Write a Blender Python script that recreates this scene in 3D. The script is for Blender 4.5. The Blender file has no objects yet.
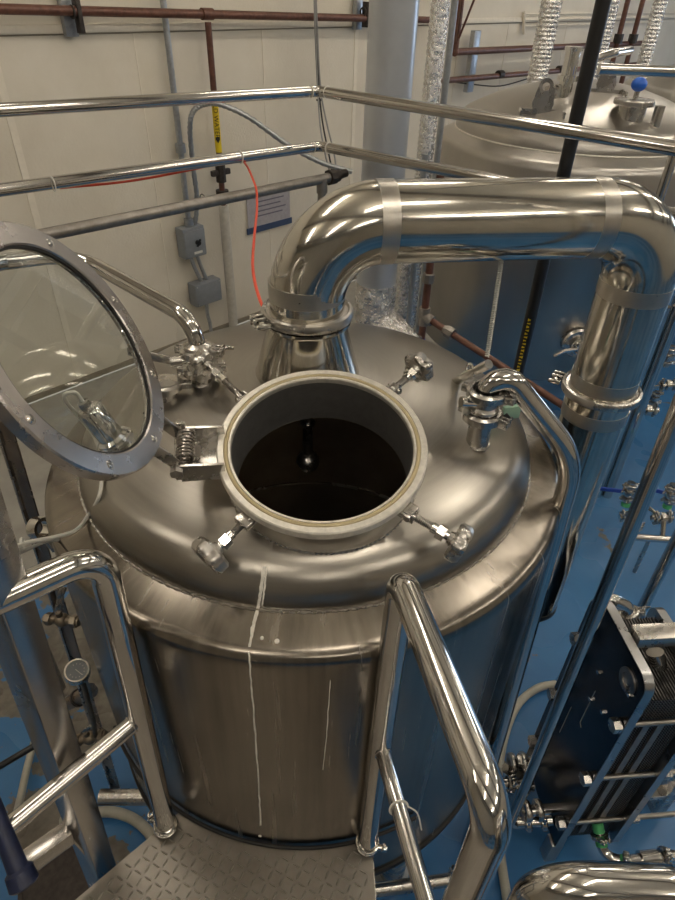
import bpy, bmesh, math, random
import numpy as np
from mathutils import Vector, Matrix
random.seed(4)
S = bpy.context.scene
COL = S.collection
V = Vector
PI = math.pi

# ------------------------------------------------------------------ camera geometry
FPX = 615.0
PITCH, ROLL = math.radians(37.0), math.radians(1.76)
CAM = V((0, 0, 2.9))
FW = V((0, math.cos(PITCH), -math.sin(PITCH)))
R0 = V((1, 0, 0)); U0 = R0.cross(FW)
RT = math.cos(ROLL)*R0 + math.sin(ROLL)*U0
UP = -math.sin(ROLL)*R0 + math.cos(ROLL)*U0
def ray(px, py): return FW + RT*((px-337.5)/FPX) - UP*((py-450)/FPX)
def atz(px, py, z):
    d = ray(px, py); return CAM + d*((z-CAM.z)/d.z)
def aty(px, py, y):
    d = ray(px, py); return CAM + d*(y/d.y)
W0 = V((-1.63, 5.49, 0)); WA = math.radians(47)
WU = V((math.cos(WA), math.sin(WA), 0)); WN = V((math.sin(WA), -math.cos(WA), 0))
def atw(px, py, off=0.0):
    d = ray(px, py); t = ((W0+WN*off-CAM).dot(WN))/d.dot(WN); return CAM + d*t
def wl(a, b, z): return W0 + WU*a + WN*b + V((0, 0, z))     # wall coordinates

# ------------------------------------------------------------------ mesh builder
def basis(axis, ref=None):
    a = V(axis).normalized()
    if ref is None: ref = V((0, 0, 1)) if abs(a.z) < .9 else V((1, 0, 0))
    u = V(ref) - a*V(ref).dot(a); u.normalize()
    return u, a.cross(u), a

class MB:
    def __init__(s): s.bm = bmesh.new()
    def ringpts(s, c, u, v, r, n): return [s.bm.verts.new(c+u*(r*math.cos(2*PI*i/n))+v*(r*math.sin(2*PI*i/n))) for i in range(n)]
    def bridge(s, A, B):
        n = len(A)
        for i in range(n):
            try: s.bm.faces.new((A[i], A[(i+1) % n], B[(i+1) % n], B[i]))
            except ValueError: pass
    def face(s, L):
        try: s.bm.faces.new(L)
        except ValueError: pass
    def path(s, pts, bend, n=8):
        pts = [V(p) for p in pts]
        if not bend: return pts
        out = [pts[0]]
        for i in range(1, len(pts)-1):
            p, a, b = pts[i], pts[i-1]-pts[i], pts[i+1]-pts[i]
            la, lb = a.length, b.length; a.normalize(); b.normalize()
            bd = bend[i-1] if isinstance(bend, (list, tuple)) else bend
            ang = a.angle(b); half = ang/2
            if PI-ang < .03 or bd < 1e-6: out.append(p); continue
            t = min(bd/math.tan(half), la*(.97 if i == 1 else .49), lb*(.97 if i == len(pts)-2 else .49)); rr = t*math.tan(half)
            c = p + (a+b).normalized()*(rr/math.sin(half))
            p0, p1 = p+a*t, p+b*t
            v0, v1 = (p0-c).normalized(), (p1-c).normalized()
            w = v0.angle(v1)
            for k in range(n+1):
                f = k/n
                out.append(c + (v0*math.sin((1-f)*w)+v1*math.sin(f*w))/math.sin(w)*rr)
        out.append(pts[-1]); return out
    def tube(s, pts, r, seg=16, bend=0, cap=True, n=8):
        P = s.path(pts, bend, n)
        Q = [P[0]]
        for p in P[1:]:
            if (p-Q[-1]).length > 1e-5: Q.append(p)
        P = Q
        if not isinstance(r, (list, tuple)): r = [r]*len(P)
        T = []
        for i in range(len(P)):
            a = (P[i]-P[i-1]).normalized() if i else None
            b = (P[i+1]-P[i]).normalized() if i < len(P)-1 else None
            t = (a or V((0,0,0)))+(b or V((0,0,0))); T.append(t.normalized())
        u, v, _ = basis(T[0]); rings = []
        for i, p in enumerate(P):
            u = (u - T[i]*u.dot(T[i])).normalized(); v = T[i].cross(u)
            rings.append(s.ringpts(p, u, v, r[i], seg))
        for A, B in zip(rings, rings[1:]): s.bridge(A, B)
        if cap: s.face(rings[0][::-1]); s.face(rings[-1])
        return s
    def cyl(s, p0, p1, r, r2=None, seg=16, cap=True):
        return s.tube([p0, p1], [r, r if r2 is None else r2], seg, cap=cap)
    def lathe(s, prof, c=(0,0,0), axis=(0,0,1), seg=48, closed=False, ref=None):
        u, v, a = basis(axis, ref); c = V(c); rings = []
        for r, z in prof:
            if r < 1e-6: rings.append([s.bm.verts.new(c+a*z)])
            else: rings.append(s.ringpts(c+a*z, u, v, r, seg))
        pr = list(zip(rings, rings[1:]))
        if closed: pr.append((rings[-1], rings[0]))
        for A, B in pr:
            if len(A) == 1 and len(B) == 1: continue
            if len(A) == 1:
                for i in range(seg): s.face((A[0], B[(i+1) % seg], B[i]))
            elif len(B) == 1:
                for i in range(seg): s.face((A[i], A[(i+1) % seg], B[0]))
            else: s.bridge(A, B)
        return s
    def box(s, c, size, u=(1,0,0), v=(0,1,0), bev=0.0, bseg=2):
        c, u, v = V(c), V(u).normalized(), V(v); v = (v-u*v.dot(u)).normalized(); w = u.cross(v)
        h = [x/2 for x in size]; vs = []
        for k in (-1, 1):
            for j in (-1, 1):
                for i in (-1, 1): vs.append(s.bm.verts.new(c+u*(i*h[0])+v*(j*h[1])+w*(k*h[2])))
        fs = [s.bm.faces.new([vs[i] for i in q]) for q in ((0,2,3,1),(4,5,7,6),(0,1,5,4),(2,6,7,3),(0,4,6,2),(1,3,7,5))]
        if bev:
            es = list({e for f in fs for e in f.edges})
            bmesh.ops.bevel(s.bm, geom=es, offset=bev, segments=bseg, affect='EDGES', profile=.5)
        return s
    def beam(s, p0, p1, w, h, up=(0,0,1), bev=0.0):
        p0, p1 = V(p0), V(p1); d = p1-p0
        return s.box((p0+p1)/2, (d.length, h, w), d, up, bev)
    def prism(s, poly, o, u, v, t):
        o, u, v = V(o), V(u).normalized(), V(v).normalized(); w = u.cross(v)
        A = [s.bm.verts.new(o+u*x+v*y) for x, y in poly]; B = [s.bm.verts.new(o+u*x+v*y+w*t) for x, y in poly]
        s.face(A[::-1]); s.face(B); s.bridge(A, B); return s
    def sphere(s, c, r, seg=16, axis=(0,0,1), sc=1.0):
        prof = [(r*math.sin(PI*i/(seg//2)), -r*sc*math.cos(PI*i/(seg//2))) for i in range(seg//2+1)]
        prof[0] = (0, -r*sc); prof[-1] = (0, r*sc)
        return s.lathe(prof, c, axis, seg)
    def torus(s, c, axis, R, r, seg=48, m=8, a0=0, a1=2*PI, ref=None):
        u, v, a = basis(axis, ref); c = V(c); full = abs(a1-a0-2*PI) < 1e-4
        N = seg if full else seg+1; rings = []
        for i in range(N):
            t = a0+(a1-a0)*i/seg; d = u*math.cos(t)+v*math.sin(t)
            rings.append([s.bm.verts.new(c+d*(R+r*math.cos(2*PI*k/m))+a*(r*math.sin(2*PI*k/m))) for k in range(m)])
        for i in range(N-1): s.bridge(rings[i], rings[i+1])
        if full: s.bridge(rings[-1], rings[0])
        else: s.face(rings[0][::-1]); s.face(rings[-1])
        return s
    def helix(s, p0, p1, R, r, turns, seg=6, per=10):
        p0, p1 = V(p0), V(p1); u, v, a = basis(p1-p0); L = (p1-p0).length; n = int(turns*per)
        pts = [p0+a*(L*i/n)+u*(R*math.cos(2*PI*i/per))+v*(R*math.sin(2*PI*i/per)) for i in range(n+1)]
        return s.tube(pts, r, seg)
    def knob(s, c, axis, R, h, lobes=5, depth=.28):
        u, v, a = basis(axis); c = V(c); n = lobes*10; rings = []
        for (sc, z) in ((.35, -h*.5), (.86, -h*.5), (1, -h*.3), (1, h*.25), (.86, h*.5), (.3, h*.58)):
            rings.append([s.bm.verts.new(c+a*z+(u*math.cos(2*PI*i/n)+v*math.sin(2*PI*i/n))*R*sc*(1-depth*(.5-.5*math.cos(lobes*2*PI*i/n)))) for i in range(n)])
        for A, B in zip(rings, rings[1:]): s.bridge(A, B)
        s.face(rings[0][::-1]); s.face(rings[-1]); return s
    def hexn(s, c, axis, r, h): return s.cyl(V(c)-V(axis).normalized()*h/2, V(c)+V(axis).normalized()*h/2, r, seg=6)
    def build(s, name, mat, parent=None, ang=35, flat=False):
        bm = s.bm
        bmesh.ops.recalc_face_normals(bm, faces=bm.faces)
        for f in bm.faces: f.smooth = not flat
        for e in bm.edges:
            if len(e.link_faces) == 2 and e.calc_face_angle(0) > math.radians(ang): e.smooth = False
        if parent is not None: org = wloc(parent)
        else:
            xs = [v.co for v in bm.verts]
            lo = V([min(c[i] for c in xs) for i in range(3)]); hi = V([max(c[i] for c in xs) for i in range(3)])
            org = V(((lo.x+hi.x)/2, (lo.y+hi.y)/2, lo.z))
        bmesh.ops.translate(bm, verts=bm.verts, vec=-org)
        me = bpy.data.meshes.new(name); bm.to_mesh(me); bm.free()
        me.materials.append(mat)
        o = bpy.data.objects.new(name, me); COL.objects.link(o)
        if parent is None: o.location = org
        else: o.parent = parent
        return o
def wloc(o):
    p = V(o.location)
    while o.parent: o = o.parent; p += V(o.location)
    return p
def tag(o, label=None, cat=None, group=None, kind=None):
    if label: o['label'] = label
    if cat: o['category'] = cat
    if group: o['group'] = group
    if kind: o['kind'] = kind
    return o
def thing(name, loc, label, cat, group=None):
    o = bpy.data.objects.new(name, None); COL.objects.link(o); o.location = V(loc); o.empty_display_size = .05
    return tag(o, label, cat, group)
def struct(name, mb, mat, **k): return tag(mb.build(name, mat, **k), kind='structure')

# ------------------------------------------------------------------ materials
def newmat(name):
    m = bpy.data.materials.new(name); m.use_nodes = True; nt = m.node_tree
    return m, nt, nt.nodes['Principled BSDF']
def N(nt, t, **k):
    n = nt.nodes.new(t)
    for a, b in k.items(): setattr(n, a, b)
    return n
def noise(nt, vec, scale, detail=4, rough=.5):
    n = N(nt, 'ShaderNodeTexNoise'); n.inputs['Scale'].default_value = scale; n.inputs['Detail'].default_value = detail; n.inputs['Roughness'].default_value = rough
    if vec is not None: nt.links.new(vec, n.inputs['Vector'])
    return n.outputs['Fac']
def objvec(nt, scale=(1,1,1)):
    tc = N(nt, 'ShaderNodeTexCoord'); mp = N(nt, 'ShaderNodeMapping'); mp.inputs['Scale'].default_value = scale
    nt.links.new(tc.outputs['Object'], mp.inputs['Vector']); return mp.outputs['Vector']
def ramp(nt, fac, stops):
    r = N(nt, 'ShaderNodeValToRGB'); e = r.color_ramp.elements
    while len(e) < len(stops): e.new(.5)
    for x, (p, c) in zip(e, stops): x.position = p; x.color = (c[0], c[1], c[2], 1) if len(c) == 3 else c
    nt.links.new(fac, r.inputs['Fac']); return r.outputs['Color']
def mapr(nt, fac, a, b, lo, hi):
    m = N(nt, 'ShaderNodeMapRange'); m.inputs[1].default_value = a; m.inputs[2].default_value = b; m.inputs[3].default_value = lo; m.inputs[4].default_value = hi
    nt.links.new(fac, m.inputs[0]); return m.outputs[0]
def bump(nt, b, h, strength, dist=.01):
    n = N(nt, 'ShaderNodeBump'); n.inputs['Strength'].default_value = strength; n.inputs['Distance'].default_value = dist
    nt.links.new(h, n.inputs['Height']); nt.links.new(n.outputs[0], b.inputs['Normal'])
def steel(name, col, rough, var=.06, scale=(1,1,1), nscale=12, bmp=0.0, aniso=0.0, cvar=.12, radial=False, bd=.002):
    m, nt, b = newmat(name)
    b.inputs['Metallic'].default_value = 1
    if radial:
        tc = N(nt, 'ShaderNodeTexCoord'); sx = N(nt, 'ShaderNodeSeparateXYZ'); nt.links.new(tc.outputs['Object'], sx.inputs[0])
        at = N(nt, 'ShaderNodeMath', operation='ARCTAN2'); nt.links.new(sx.outputs[1], at.inputs[0]); nt.links.new(sx.outputs[0], at.inputs[1])
        l = N(nt, 'ShaderNodeVectorMath', operation='LENGTH'); cx = N(nt, 'ShaderNodeCombineXYZ'); nt.links.new(sx.outputs[0], cx.inputs[0]); nt.links.new(sx.outputs[1], cx.inputs[1]); nt.links.new(cx.outputs[0], l.inputs[0])
        c2 = N(nt, 'ShaderNodeCombineXYZ'); nt.links.new(l.outputs['Value'], c2.inputs[0]); nt.links.new(at.outputs[0], c2.inputs[1]); nt.links.new(sx.outputs[2], c2.inputs[2])
        mp = N(nt, 'ShaderNodeMapping'); mp.inputs['Scale'].default_value = scale; nt.links.new(c2.outputs[0], mp.inputs[0]); vec = mp.outputs[0]
    else: vec = objvec(nt, scale)
    f = noise(nt, vec, nscale, 6, .6)
    nt.links.new(mapr(nt, f, .3, .7, max(.02, rough-var), rough+var), b.inputs['Roughness'])
    g = noise(nt, objvec(nt), 3.1, 5, .6)
    mx = N(nt, 'ShaderNodeMath', operation='MULTIPLY_ADD'); nt.links.new(f, mx.inputs[0]); mx.inputs[1].default_value = .6; 
    m2 = N(nt, 'ShaderNodeMath', operation='MULTIPLY'); nt.links.new(g, m2.inputs[0]); m2.inputs[1].default_value = .4; nt.links.new(m2.outputs[0], mx.inputs[2])
    a = [c*(1-cvar) for c in col]; z = [min(1, c*(1+cvar)) for c in col]
    nt.links.new(ramp(nt, mx.outputs[0], [(.35, a), (.65, z)]), b.inputs['Base Color'])
    if bmp: bump(nt, b, f, bmp, bd)
    if aniso:
        b.inputs['Anisotropic'].default_value = aniso
        t = N(nt, 'ShaderNodeTangent', direction_type='RADIAL', axis='Z'); nt.links.new(t.outputs[0], b.inputs['Tangent'])
    return m
def plain(name, col, rough=.5, metal=0.0, cvar=.1, nscale=20, bmp=0.0, spec=.5, bd=.003):
    m, nt, b = newmat(name); b.inputs['Roughness'].default_value = rough; b.inputs['Metallic'].default_value = metal
    b.inputs['Specular IOR Level'].default_value = spec
    f = noise(nt, objvec(nt), nscale, 5, .6)
    nt.links.new(ramp(nt, f, [(.3, [c*(1-cvar) for c in col]), (.7, [min(1, c*(1+cvar)) for c in col])]), b.inputs['Base Color'])
    if bmp: bump(nt, b, f, bmp, bd)
    return m
M = {}
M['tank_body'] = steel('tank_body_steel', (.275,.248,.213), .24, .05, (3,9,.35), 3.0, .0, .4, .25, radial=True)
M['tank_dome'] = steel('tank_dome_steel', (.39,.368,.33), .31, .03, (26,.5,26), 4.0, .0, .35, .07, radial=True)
M['rear_tank'] = steel('rear_tank_steel', (.45,.43,.40), .34, .05, (1,1,.2), 6, .0, .3, .08)
M['polish'] = steel('polished_steel', (.60,.585,.56), .10, .04, (1,1,1), 9, .02, 0, .1)
M['satin'] = steel('satin_steel', (.52,.50,.47), .27, .06, (1,1,1), 14, .03, 0, .12)
M['duct'] = steel('duct_steel', (.575,.55,.495), .13, .05, (1,1,1), 8, .03, 0, .14)
M['ring'] = plain('ground_steel', (.80,.77,.70), .42, .55, .13, 70)
M['band'] = steel('brushed_band', (.50,.475,.43), .33, .06, (1,1,1), 30, .05, 0, .12)
M['inner'] = steel('tank_inside', (.34,.30,.25), .40, .08, (1,1,1), 8, .04, 0, .2)
M['neck'] = plain('neck_inside', (.27,.265,.26), .42, .75, .1, 40)
M['lid'] = steel('lid_steel', (.50,.47,.45), .26, .07, (1,1,1), 10, .03, 0, .14)
M['galv'] = plain('galvanised', (.42,.44,.46), .38, .85, .14, 40)
M['greyduct'] = plain('grey_duct_sheet', (.50,.53,.57), .34, .55, .06, 6)
M['rough_pipe'] = plain('dull_pipe', (.30,.28,.255), .42, .8, .2, 30)
M['darkbeam'] = steel('brown_steel', (.34,.29,.25), .28, .07, (1,1,1), 8, .03, 0, .25)
M['boxbeam'] = steel('box_beam_steel', (.50,.48,.46), .24, .05, (1,1,1), 10, .03, 0, .15)
M['foil'] = steel('foil', (.78,.77,.76), .26, .1, (1,1,1), 55, .9, 0, .25, bd=.012)
M['foil2'] = steel('crumpled_foil', (.74,.73,.72), .24, .1, (1,1,1), 26, 1.0, 0, .25, bd=.03)
M['brown'] = plain('brown_painted_pipe', (.135,.060,.042), .38, .25, .3, 25)
M['iron'] = plain('dark_iron', (.05,.042,.038), .5, .5, .3, 40)
M['whitepipe'] = plain('white_pipe_wrap', (.50,.48,.43), .55, 0, .12, 25)
M['pvc'] = plain('pale_duct', (.50,.50,.48), .34, .2, .05, 8)
M['elbox'] = plain('grey_enclosure', (.23,.25,.275), .45, .1, .08, 20)
M['white'] = plain('white_plastic', (.66,.65,.60), .42, 0, .04, 10)
M['hosewhite'] = plain('pale_hose', (.42,.41,.35), .45, 0, .15, 14)
M['cabgrey'] = plain('grey_cable', (.30,.30,.29), .45, 0, .1, 10)
M['red'] = plain('red_cable', (.75,.075,.03), .4, 0, .05, 10)
M['black'] = plain('black_paint', (.010,.010,.011), .38, 0, .3, 20)
M['rubber'] = plain('black_rubber', (.015,.014,.013), .6, 0, .3, 20)
M['navy'] = plain('navy_plastic', (.014,.02,.055), .38, 0, .3, 30)
M['bluehandle'] = plain('blue_handle', (.02,.07,.42), .4, 0, .1, 20)
M['blueknob'] = plain('blue_knob', (.02,.13,.62), .35, 0, .05, 20)
M['gasket'] = plain('beige_gasket', (.50,.42,.25), .5, 0, .12, 20)
M['green'] = plain('green_tape', (.08,.42,.16), .45, 0, .2, 20)
M['mint'] = plain('mint_sleeve', (.30,.48,.36), .5, 0, .1, 20)
M['yellow'] = plain('yellow_label', (.78,.58,.02), .5, 0, .05, 20)
M['ink'] = plain('black_ink', (.01,.01,.01), .6)
M['paper'] = plain('paper', (.42,.40,.43), .5, 0, .1, 30)
M['bluestrip'] = plain('blue_strip', (.05,.08,.16), .5)
M['print'] = plain('printed_lines', (.16,.15,.20), .6)
M['stain'] = plain('white_stain', (.80,.77,.70), .6, 0, .2, 50)
M['hxdark'] = steel('dark_plate', (.085,.09,.105), .22, .05, (1,1,1), 14, .03, 0, .3)
M['hxedge'] = steel('plate_edge', (.46,.46,.46), .3, .05, (1,1,1), 14, .03, 0, .1)
M['thread'] = steel('threaded_steel', (.40,.38,.35), .32, .05)
M['spring'] = steel('spring_steel', (.42,.39,.36), .26, .05)
M['dial'] = plain('dial_face', (.20,.22,.24), .3)
M['brass'] = plain('tarnished_fitting', (.26,.22,.17), .38, .85, .25, 30)
M['chrome'] = steel('chrome', (.74,.73,.70), .09, .04, (1,1,1), 20, .02, 0, .05)

def mat_pack():
    m, nt, b = newmat('corrugated_plates'); b.inputs['Metallic'].default_value = .7; b.inputs['Roughness'].default_value = .4
    w_ = N(nt, 'ShaderNodeTexWave', bands_direction='Z'); w_.inputs['Scale'].default_value = 26; w_.inputs['Distortion'].default_value = 1.0
    nt.links.new(objvec(nt), w_.inputs['Vector'])
    nt.links.new(ramp(nt, w_.outputs['Fac'], [(.35, (.02,.02,.02)), (.75, (.30,.28,.26))]), b.inputs['Base Color']); return m
M['pack'] = mat_pack()
def mat_wall():
    m, nt, b = newmat('cream_wall_panels'); b.inputs['Roughness'].default_value = .62
    v = objvec(nt); f = noise(nt, v, 2.2, 6, .6); g = noise(nt, v, 55, 3, .5)
    nt.links.new(ramp(nt, f, [(.3, (.66,.61,.51)), (.7, (.73,.685,.59))]), b.inputs['Base Color'])
    bump(nt, b, g, .35, .006); return m
M['wall'] = mat_wall()
M['joint'] = plain('wall_joint', (.76,.71,.61), .6, 0, .05)
M['jointd'] = plain('wall_groove', (.26,.225,.17), .7, 0, .1)
M['wall2'] = plain('plain_wall', (.50,.45,.37), .7, 0, .08, 2)
M['ceil'] = plain('ceiling', (.66,.61,.52), .8, 0, .1, 2)
M['beam'] = plain('roof_beam', (.16,.14,.12), .7, 0, .1, 2)
def mat_floor():
    m, nt, b = newmat('blue_epoxy_floor')
    v = objvec(nt); f = noise(nt, v, 3.0, 8, .65); g = noise(nt, v, 1.1, 3, .5)
    tc = N(nt, 'ShaderNodeTexCoord')
    blue = ramp(nt, noise(nt, v, 2.0, 5, .6), [(.3, (.038,.145,.345)), (.7, (.055,.20,.44))])
    grey = ramp(nt, noise(nt, v, 14, 5, .6), [(.3, (.10,.09,.075)), (.7, (.22,.20,.17))])
    # worn patches: more wear to the left of the tank (x < -.3)
    geo = N(nt, 'ShaderNodeNewGeometry'); sx = N(nt, 'ShaderNodeSeparateXYZ'); nt.links.new(geo.outputs['Position'], sx.inputs[0])
    wear = mapr(nt, sx.outputs[0], -1.2, 1.1, .10, -.05)
    ad = N(nt, 'ShaderNodeMath', operation='ADD'); nt.links.new(f, ad.inputs[0]); nt.links.new(wear, ad.inputs[1])
    k = mapr(nt, ad.outputs[0], .585, .60, 0, 1)
    mx = N(nt, 'ShaderNodeMix', data_type='RGBA'); nt.links.new(k, mx.inputs[0]); nt.links.new(blue, mx.inputs[6]); nt.links.new(grey, mx.inputs[7])
    nt.links.new(mx.outputs[2], b.inputs['Base Color'])
    nt.links.new(mapr(nt, g, .3, .7, .18, .38), b.inputs['Roughness'])
    bump(nt, b, noise(nt, v, 60, 4, .6), .08, .004); return m
M['floor'] = mat_floor()
M['apron'] = plain('grey_concrete', (.34,.33,.30), .6, 0, .15, 4)
def mat_plate():
    m, nt, b = newmat('chequer_plate'); b.inputs['Metallic'].default_value = .9
    v = objvec(nt); f = noise(nt, v, 9, 8, .7)
    nt.links.new(ramp(nt, f, [(.3, (.22,.20,.175)), (.6, (.30,.28,.25)), (.72, (.46,.44,.40))]), b.inputs['Base Color'])
    nt.links.new(mapr(nt, f, .3, .7, .32, .5), b.inputs['Roughness']); return m
M['plate'] = mat_plate()
M['lug'] = plain('worn_tread', (.46,.43,.39), .36, .8, .2, 30)
def mat_glass():
    m, nt, b = newmat('lid_glass'); b.inputs['Base Color'].default_value = (.93,.965,.945,1)
    b.inputs['Transmission Weight'].default_value = 1; b.inputs['Roughness'].default_value = .0; b.inputs['IOR'].default_value = 1.5
    return m
M['glass'] = mat_glass()
def mat_emit(name, col, st):
    m, nt, b = newmat(name); b.inputs['Base Color'].default_value = (0,0,0,1)
    b.inputs['Emission Color'].default_value = (*col, 1); b.inputs['Emission Strength'].default_value = st; return m
M['lamp'] = mat_emit('tube_light', (1.0,.90,.76), 13.5)
M['day'] = mat_emit('daylight', (.62,.78,1.0), 5.0)

# ------------------------------------------------------------------ common pieces
def clamp(parent, c, axis, r, w=.022, mat='satin', name='clamp', lug=None, nut=True):
    """tri-clamp: grooved ring in two halves with a wing nut"""
    c, ax = V(c), V(axis).normalized(); o = .011 if r < .05 else .014
    mb = MB(); mb.lathe([(r*.98,-w*.5),(r+o*.5,-w*.5),(r+o,-w*.32),(r+o,w*.32),(r+o*.5,w*.5),(r*.98,w*.5)], c, ax, 36)
    u, v, _ = basis(ax)
    if lug is not None:
        u = V(lug)-ax*V(lug).dot(ax); u.normalize(); v = ax.cross(u)
    for sgn in (1, -1):
        mb.box(c+u*(r+o+.008)+v*(sgn*.007), (.022, .008, w*.8), u, v, .002)
        mb.box(c-u*(r+o+.004)+v*(sgn*.005), (.016, .007, w*.8), u, v, .002)
    mb.cyl(c+u*(r+o+.012)-v*.016, c+u*(r+o+.012)+v*.03, .0035, seg=8)
    cl = mb.build(name, M[mat], parent)
    if nut:
        q = c+u*(r+o+.012)+v*.02; nb = MB().cyl(q-v*.006, q+v*.008, .007, seg=10)
        nb.box(q+u*.014+v*.006, (.022,.005,.010), u, v, .002); nb.box(q-u*.014+v*.006, (.022,.005,.010), u, v, .002)
        if parent.parent is None: nb.build('wing_nut', M['chrome'], cl)
        else: nb.build('wing_nut', M['chrome'], parent)
    return cl

# ================================================================== SETTING
ZC = 5.4
fl = MB(); fl.box(wl(4, 7.2, -.05), (26, 10.4, .1), WU, WN); struct('floor', fl, M['floor'])
ap = MB(); ap.box(wl(4, 1.02, -.05), (26, 1.96, .1), WU, WN); struct('floor_apron', ap, M['apron'])
w = MB(); w.box(wl(4, -.05, ZC/2), (26, .1, ZC), WU, WN); struct('wall_back', w, M['wall'])
w = MB(); w.box(wl(4, 12.45, ZC/2), (26, .1, ZC), WU, WN); struct('wall_front', w, M['wall2'])
w = MB(); w.box(wl(-9.05, 6.2, ZC/2), (.1, 12.4, ZC), WU, WN); struct('wall_left', w, M['wall2'])
w = MB(); w.box(wl(17.05, 6.2, ZC/2), (.1, 12.4, ZC), WU, WN); struct('wall_right', w, M['wall2'])
w = MB(); w.box(wl(4, 6.2, ZC+.05), (26, 12.6, .1), WU, WN); struct('ceiling', w, M['ceil'])
for i, a in enumerate(range(-7, 17, 3)):
    tag(MB().box(wl(a, 6.2, ZC-.15), (.16, 12.38, .28), WU, WN).build('trim_%d' % (10+i), M['beam']), kind='structure')
zt = atw(160, 30).z
tag(MB().box(wl(4, .012, zt+.02), (25.9, .024, .05), WU, WN, .004).build('trim_1', M['joint']), kind='structure')
tag(MB().box(wl(4, .004, zt-.012), (25.9, .010, .008), WU, WN).build('trim_2', M['jointd']), kind='structure')
for i, (px, py) in enumerate([(22, 150), (268, 180), (357, 60), (166, 260), (449, 120), (500, 80), (560, 60), (-80, 200), (590, 60)]):
    a = (atw(px, py)-W0).dot(WU)
    b = MB(); b.box(wl(a-.025, .004, zt/2), (.05, .008, zt-.03), WU, WN)
    tag(b.build('trim_%d' % (20+i), M['joint'] if i in (0, 2, 7) else M['jointd'], ) if i in (0,2,7) else MB().box(wl(a, .002, zt/2), (.010, .006, zt-.03), WU, WN).build('trim_%d' % (20+i), M['joint']), kind='structure')
tag(MB().box(wl(4, .006, .02), (25.9, .014, .05), WU, WN).build('baseboard_back', M['jointd']), kind='structure')
# daylight window far on the right
wn = MB().box(wl(16.97, 7.0, 2.6), (.04, 3.0, 2.2), WU, WN).build('window_1', M['day']); tag(wn, kind='structure')
wf = MB()
for b_, s_ in ((3.66, 2.4), (6.74, 2.4)): wf.box(wl(16.95, b_+1.8, 2.6), (.08, .08, s_), WU, WN)
for z_ in (1.46, 3.74, 2.6): wf.box(wl(16.95, 7.0, z_), (.08, 3.0, .07), WU, WN)
tag(wf.build('window_frame', M['galv'], wn))
# ceiling lamps
for i, a in enumerate((-5.2, -2.4, .4, 3.2, 6.0, 8.8)):
    for j, b_ in enumerate((2.6, 5.4, 8.4)):
        t = thing('ceiling_light', wl(a, b_, ZC-.42), 'long tube light hanging under the ceiling above the tanks', 'light', 'ceiling tube lights')
        MB().box(wl(a, b_, ZC-.36), (1.5, .07, .04), WU, WN, .01).build('housing', M['white'], t)
        MB().cyl(wl(a-.74, b_, ZC-.44), wl(a+.74, b_, ZC-.44), .06, seg=12).build('diffuser', M['lamp'], t)
        for s_ in (-.5, .5): MB().cyl(wl(a+s_, b_, ZC-.34), wl(a+s_, b_, ZC), .006, seg=6).build('hanger', M['galv'], t)

# ================================================================== MAIN TANK
TC = V((-.08, 1.325, 0))
tank = thing('brewing_tank', TC, 'large brushed steel tank with open round manway in front of the platform', 'tank')
def T(x, y, z): return TC+V((x, y, z))
# insulated shell
sh = MB()
sh.lathe([(.60,.80),(.645,.80),(.658,.806),(.662,.82),(.662,.85),(.662,1.875),(.662,1.888),(.6605,1.900),(.656,1.910),(.649,1.917),(.638,1.922),(.630,1.9245),(.582,1.9405),(.565,1.945),(.560,1.94),(.60,1.88),(.60,.83)], TC, seg=128, closed=True)
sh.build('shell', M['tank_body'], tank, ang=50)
MB().lathe([(0,.72),(.3,.73),(.5,.77),(.598,.84),(.59,.86),(.3,.76),(0,.75)], TC, seg=64).build('tank_bottom', M['satin'], tank)
for k in range(4):
    a = PI/4+k*PI/2; p = T(.5*math.cos(a), .5*math.sin(a), 0)
    l = MB().cyl(p+V((0,0,.03)), p+V((0,0,.79)), .05, seg=24).build('leg', M['satin'], tank)
    MB().lathe([(0,0),(.07,0),(.07,.01),(.03,.03),(0,.03)], p, seg=20).build('foot_pad', M['galv'], l)
# dome with manway opening (boolean)
Rc, rk, Rs = 1.25, .10, .572
a1 = math.asin((Rs-rk)/(Rc-rk)); zk = 1.95
zcen = zk+rk*0-(Rc-rk)*math.cos(a1)
def domeprof(off):
    pr = [(Rs-off, 1.93)]
    for i in range(9): t = (PI/2-a1)*i/8; pr.append((Rs-rk+(rk-off)*math.cos(t), zk+(rk-off)*math.sin(t)))
    for i in range(1, 17): t = a1*(1-i/16); pr.append(((Rc-off)*math.sin(t), zcen+(Rc-off)*math.cos(t)))
    pr[-1] = (0, pr[-1][1]); return pr
ztop = zcen+Rc
K = 1.04      # size factor of the manway
RO = V((-.029*K, .947*K, 2.9-.70*K)); tl = math.radians(14.2); RN = V((0, -math.sin(tl), math.cos(tl)))
dm = MB().lathe(domeprof(0)+domeprof(.006)[::-1], TC, seg=160, closed=True)
dome = dm.build('dome', M['tank_dome'], tank, ang=50)
cut = MB().cyl(RO-RN*.25, RO+RN*.15, .1775*K, seg=96).build('cut', M['inner'])
md = dome.modifiers.new('b', 'BOOLEAN'); md.operation = 'DIFFERENCE'; md.object = cut; md.solver = 'EXACT'
bpy.context.view_layer.update()
dg = bpy.context.evaluated_depsgraph_get()
nm = bpy.data.meshes.new_from_object(dome.evaluated_get(dg)); dome.modifiers.clear(); dome.data = nm
if len(nm.materials) > 1: nm.materials.pop()
bpy.data.objects.remove(cut)
def dz(x, y):
    r = math.hypot(x-TC.x, y-TC.y)
    if r > Rs: return 1.94
    rt = Rc*math.sin(a1)
    if r < rt: return zcen+math.sqrt(Rc*Rc-r*r)
    return zk+math.sqrt(max(0, rk*rk-(r-(Rs-rk))**2))
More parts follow.
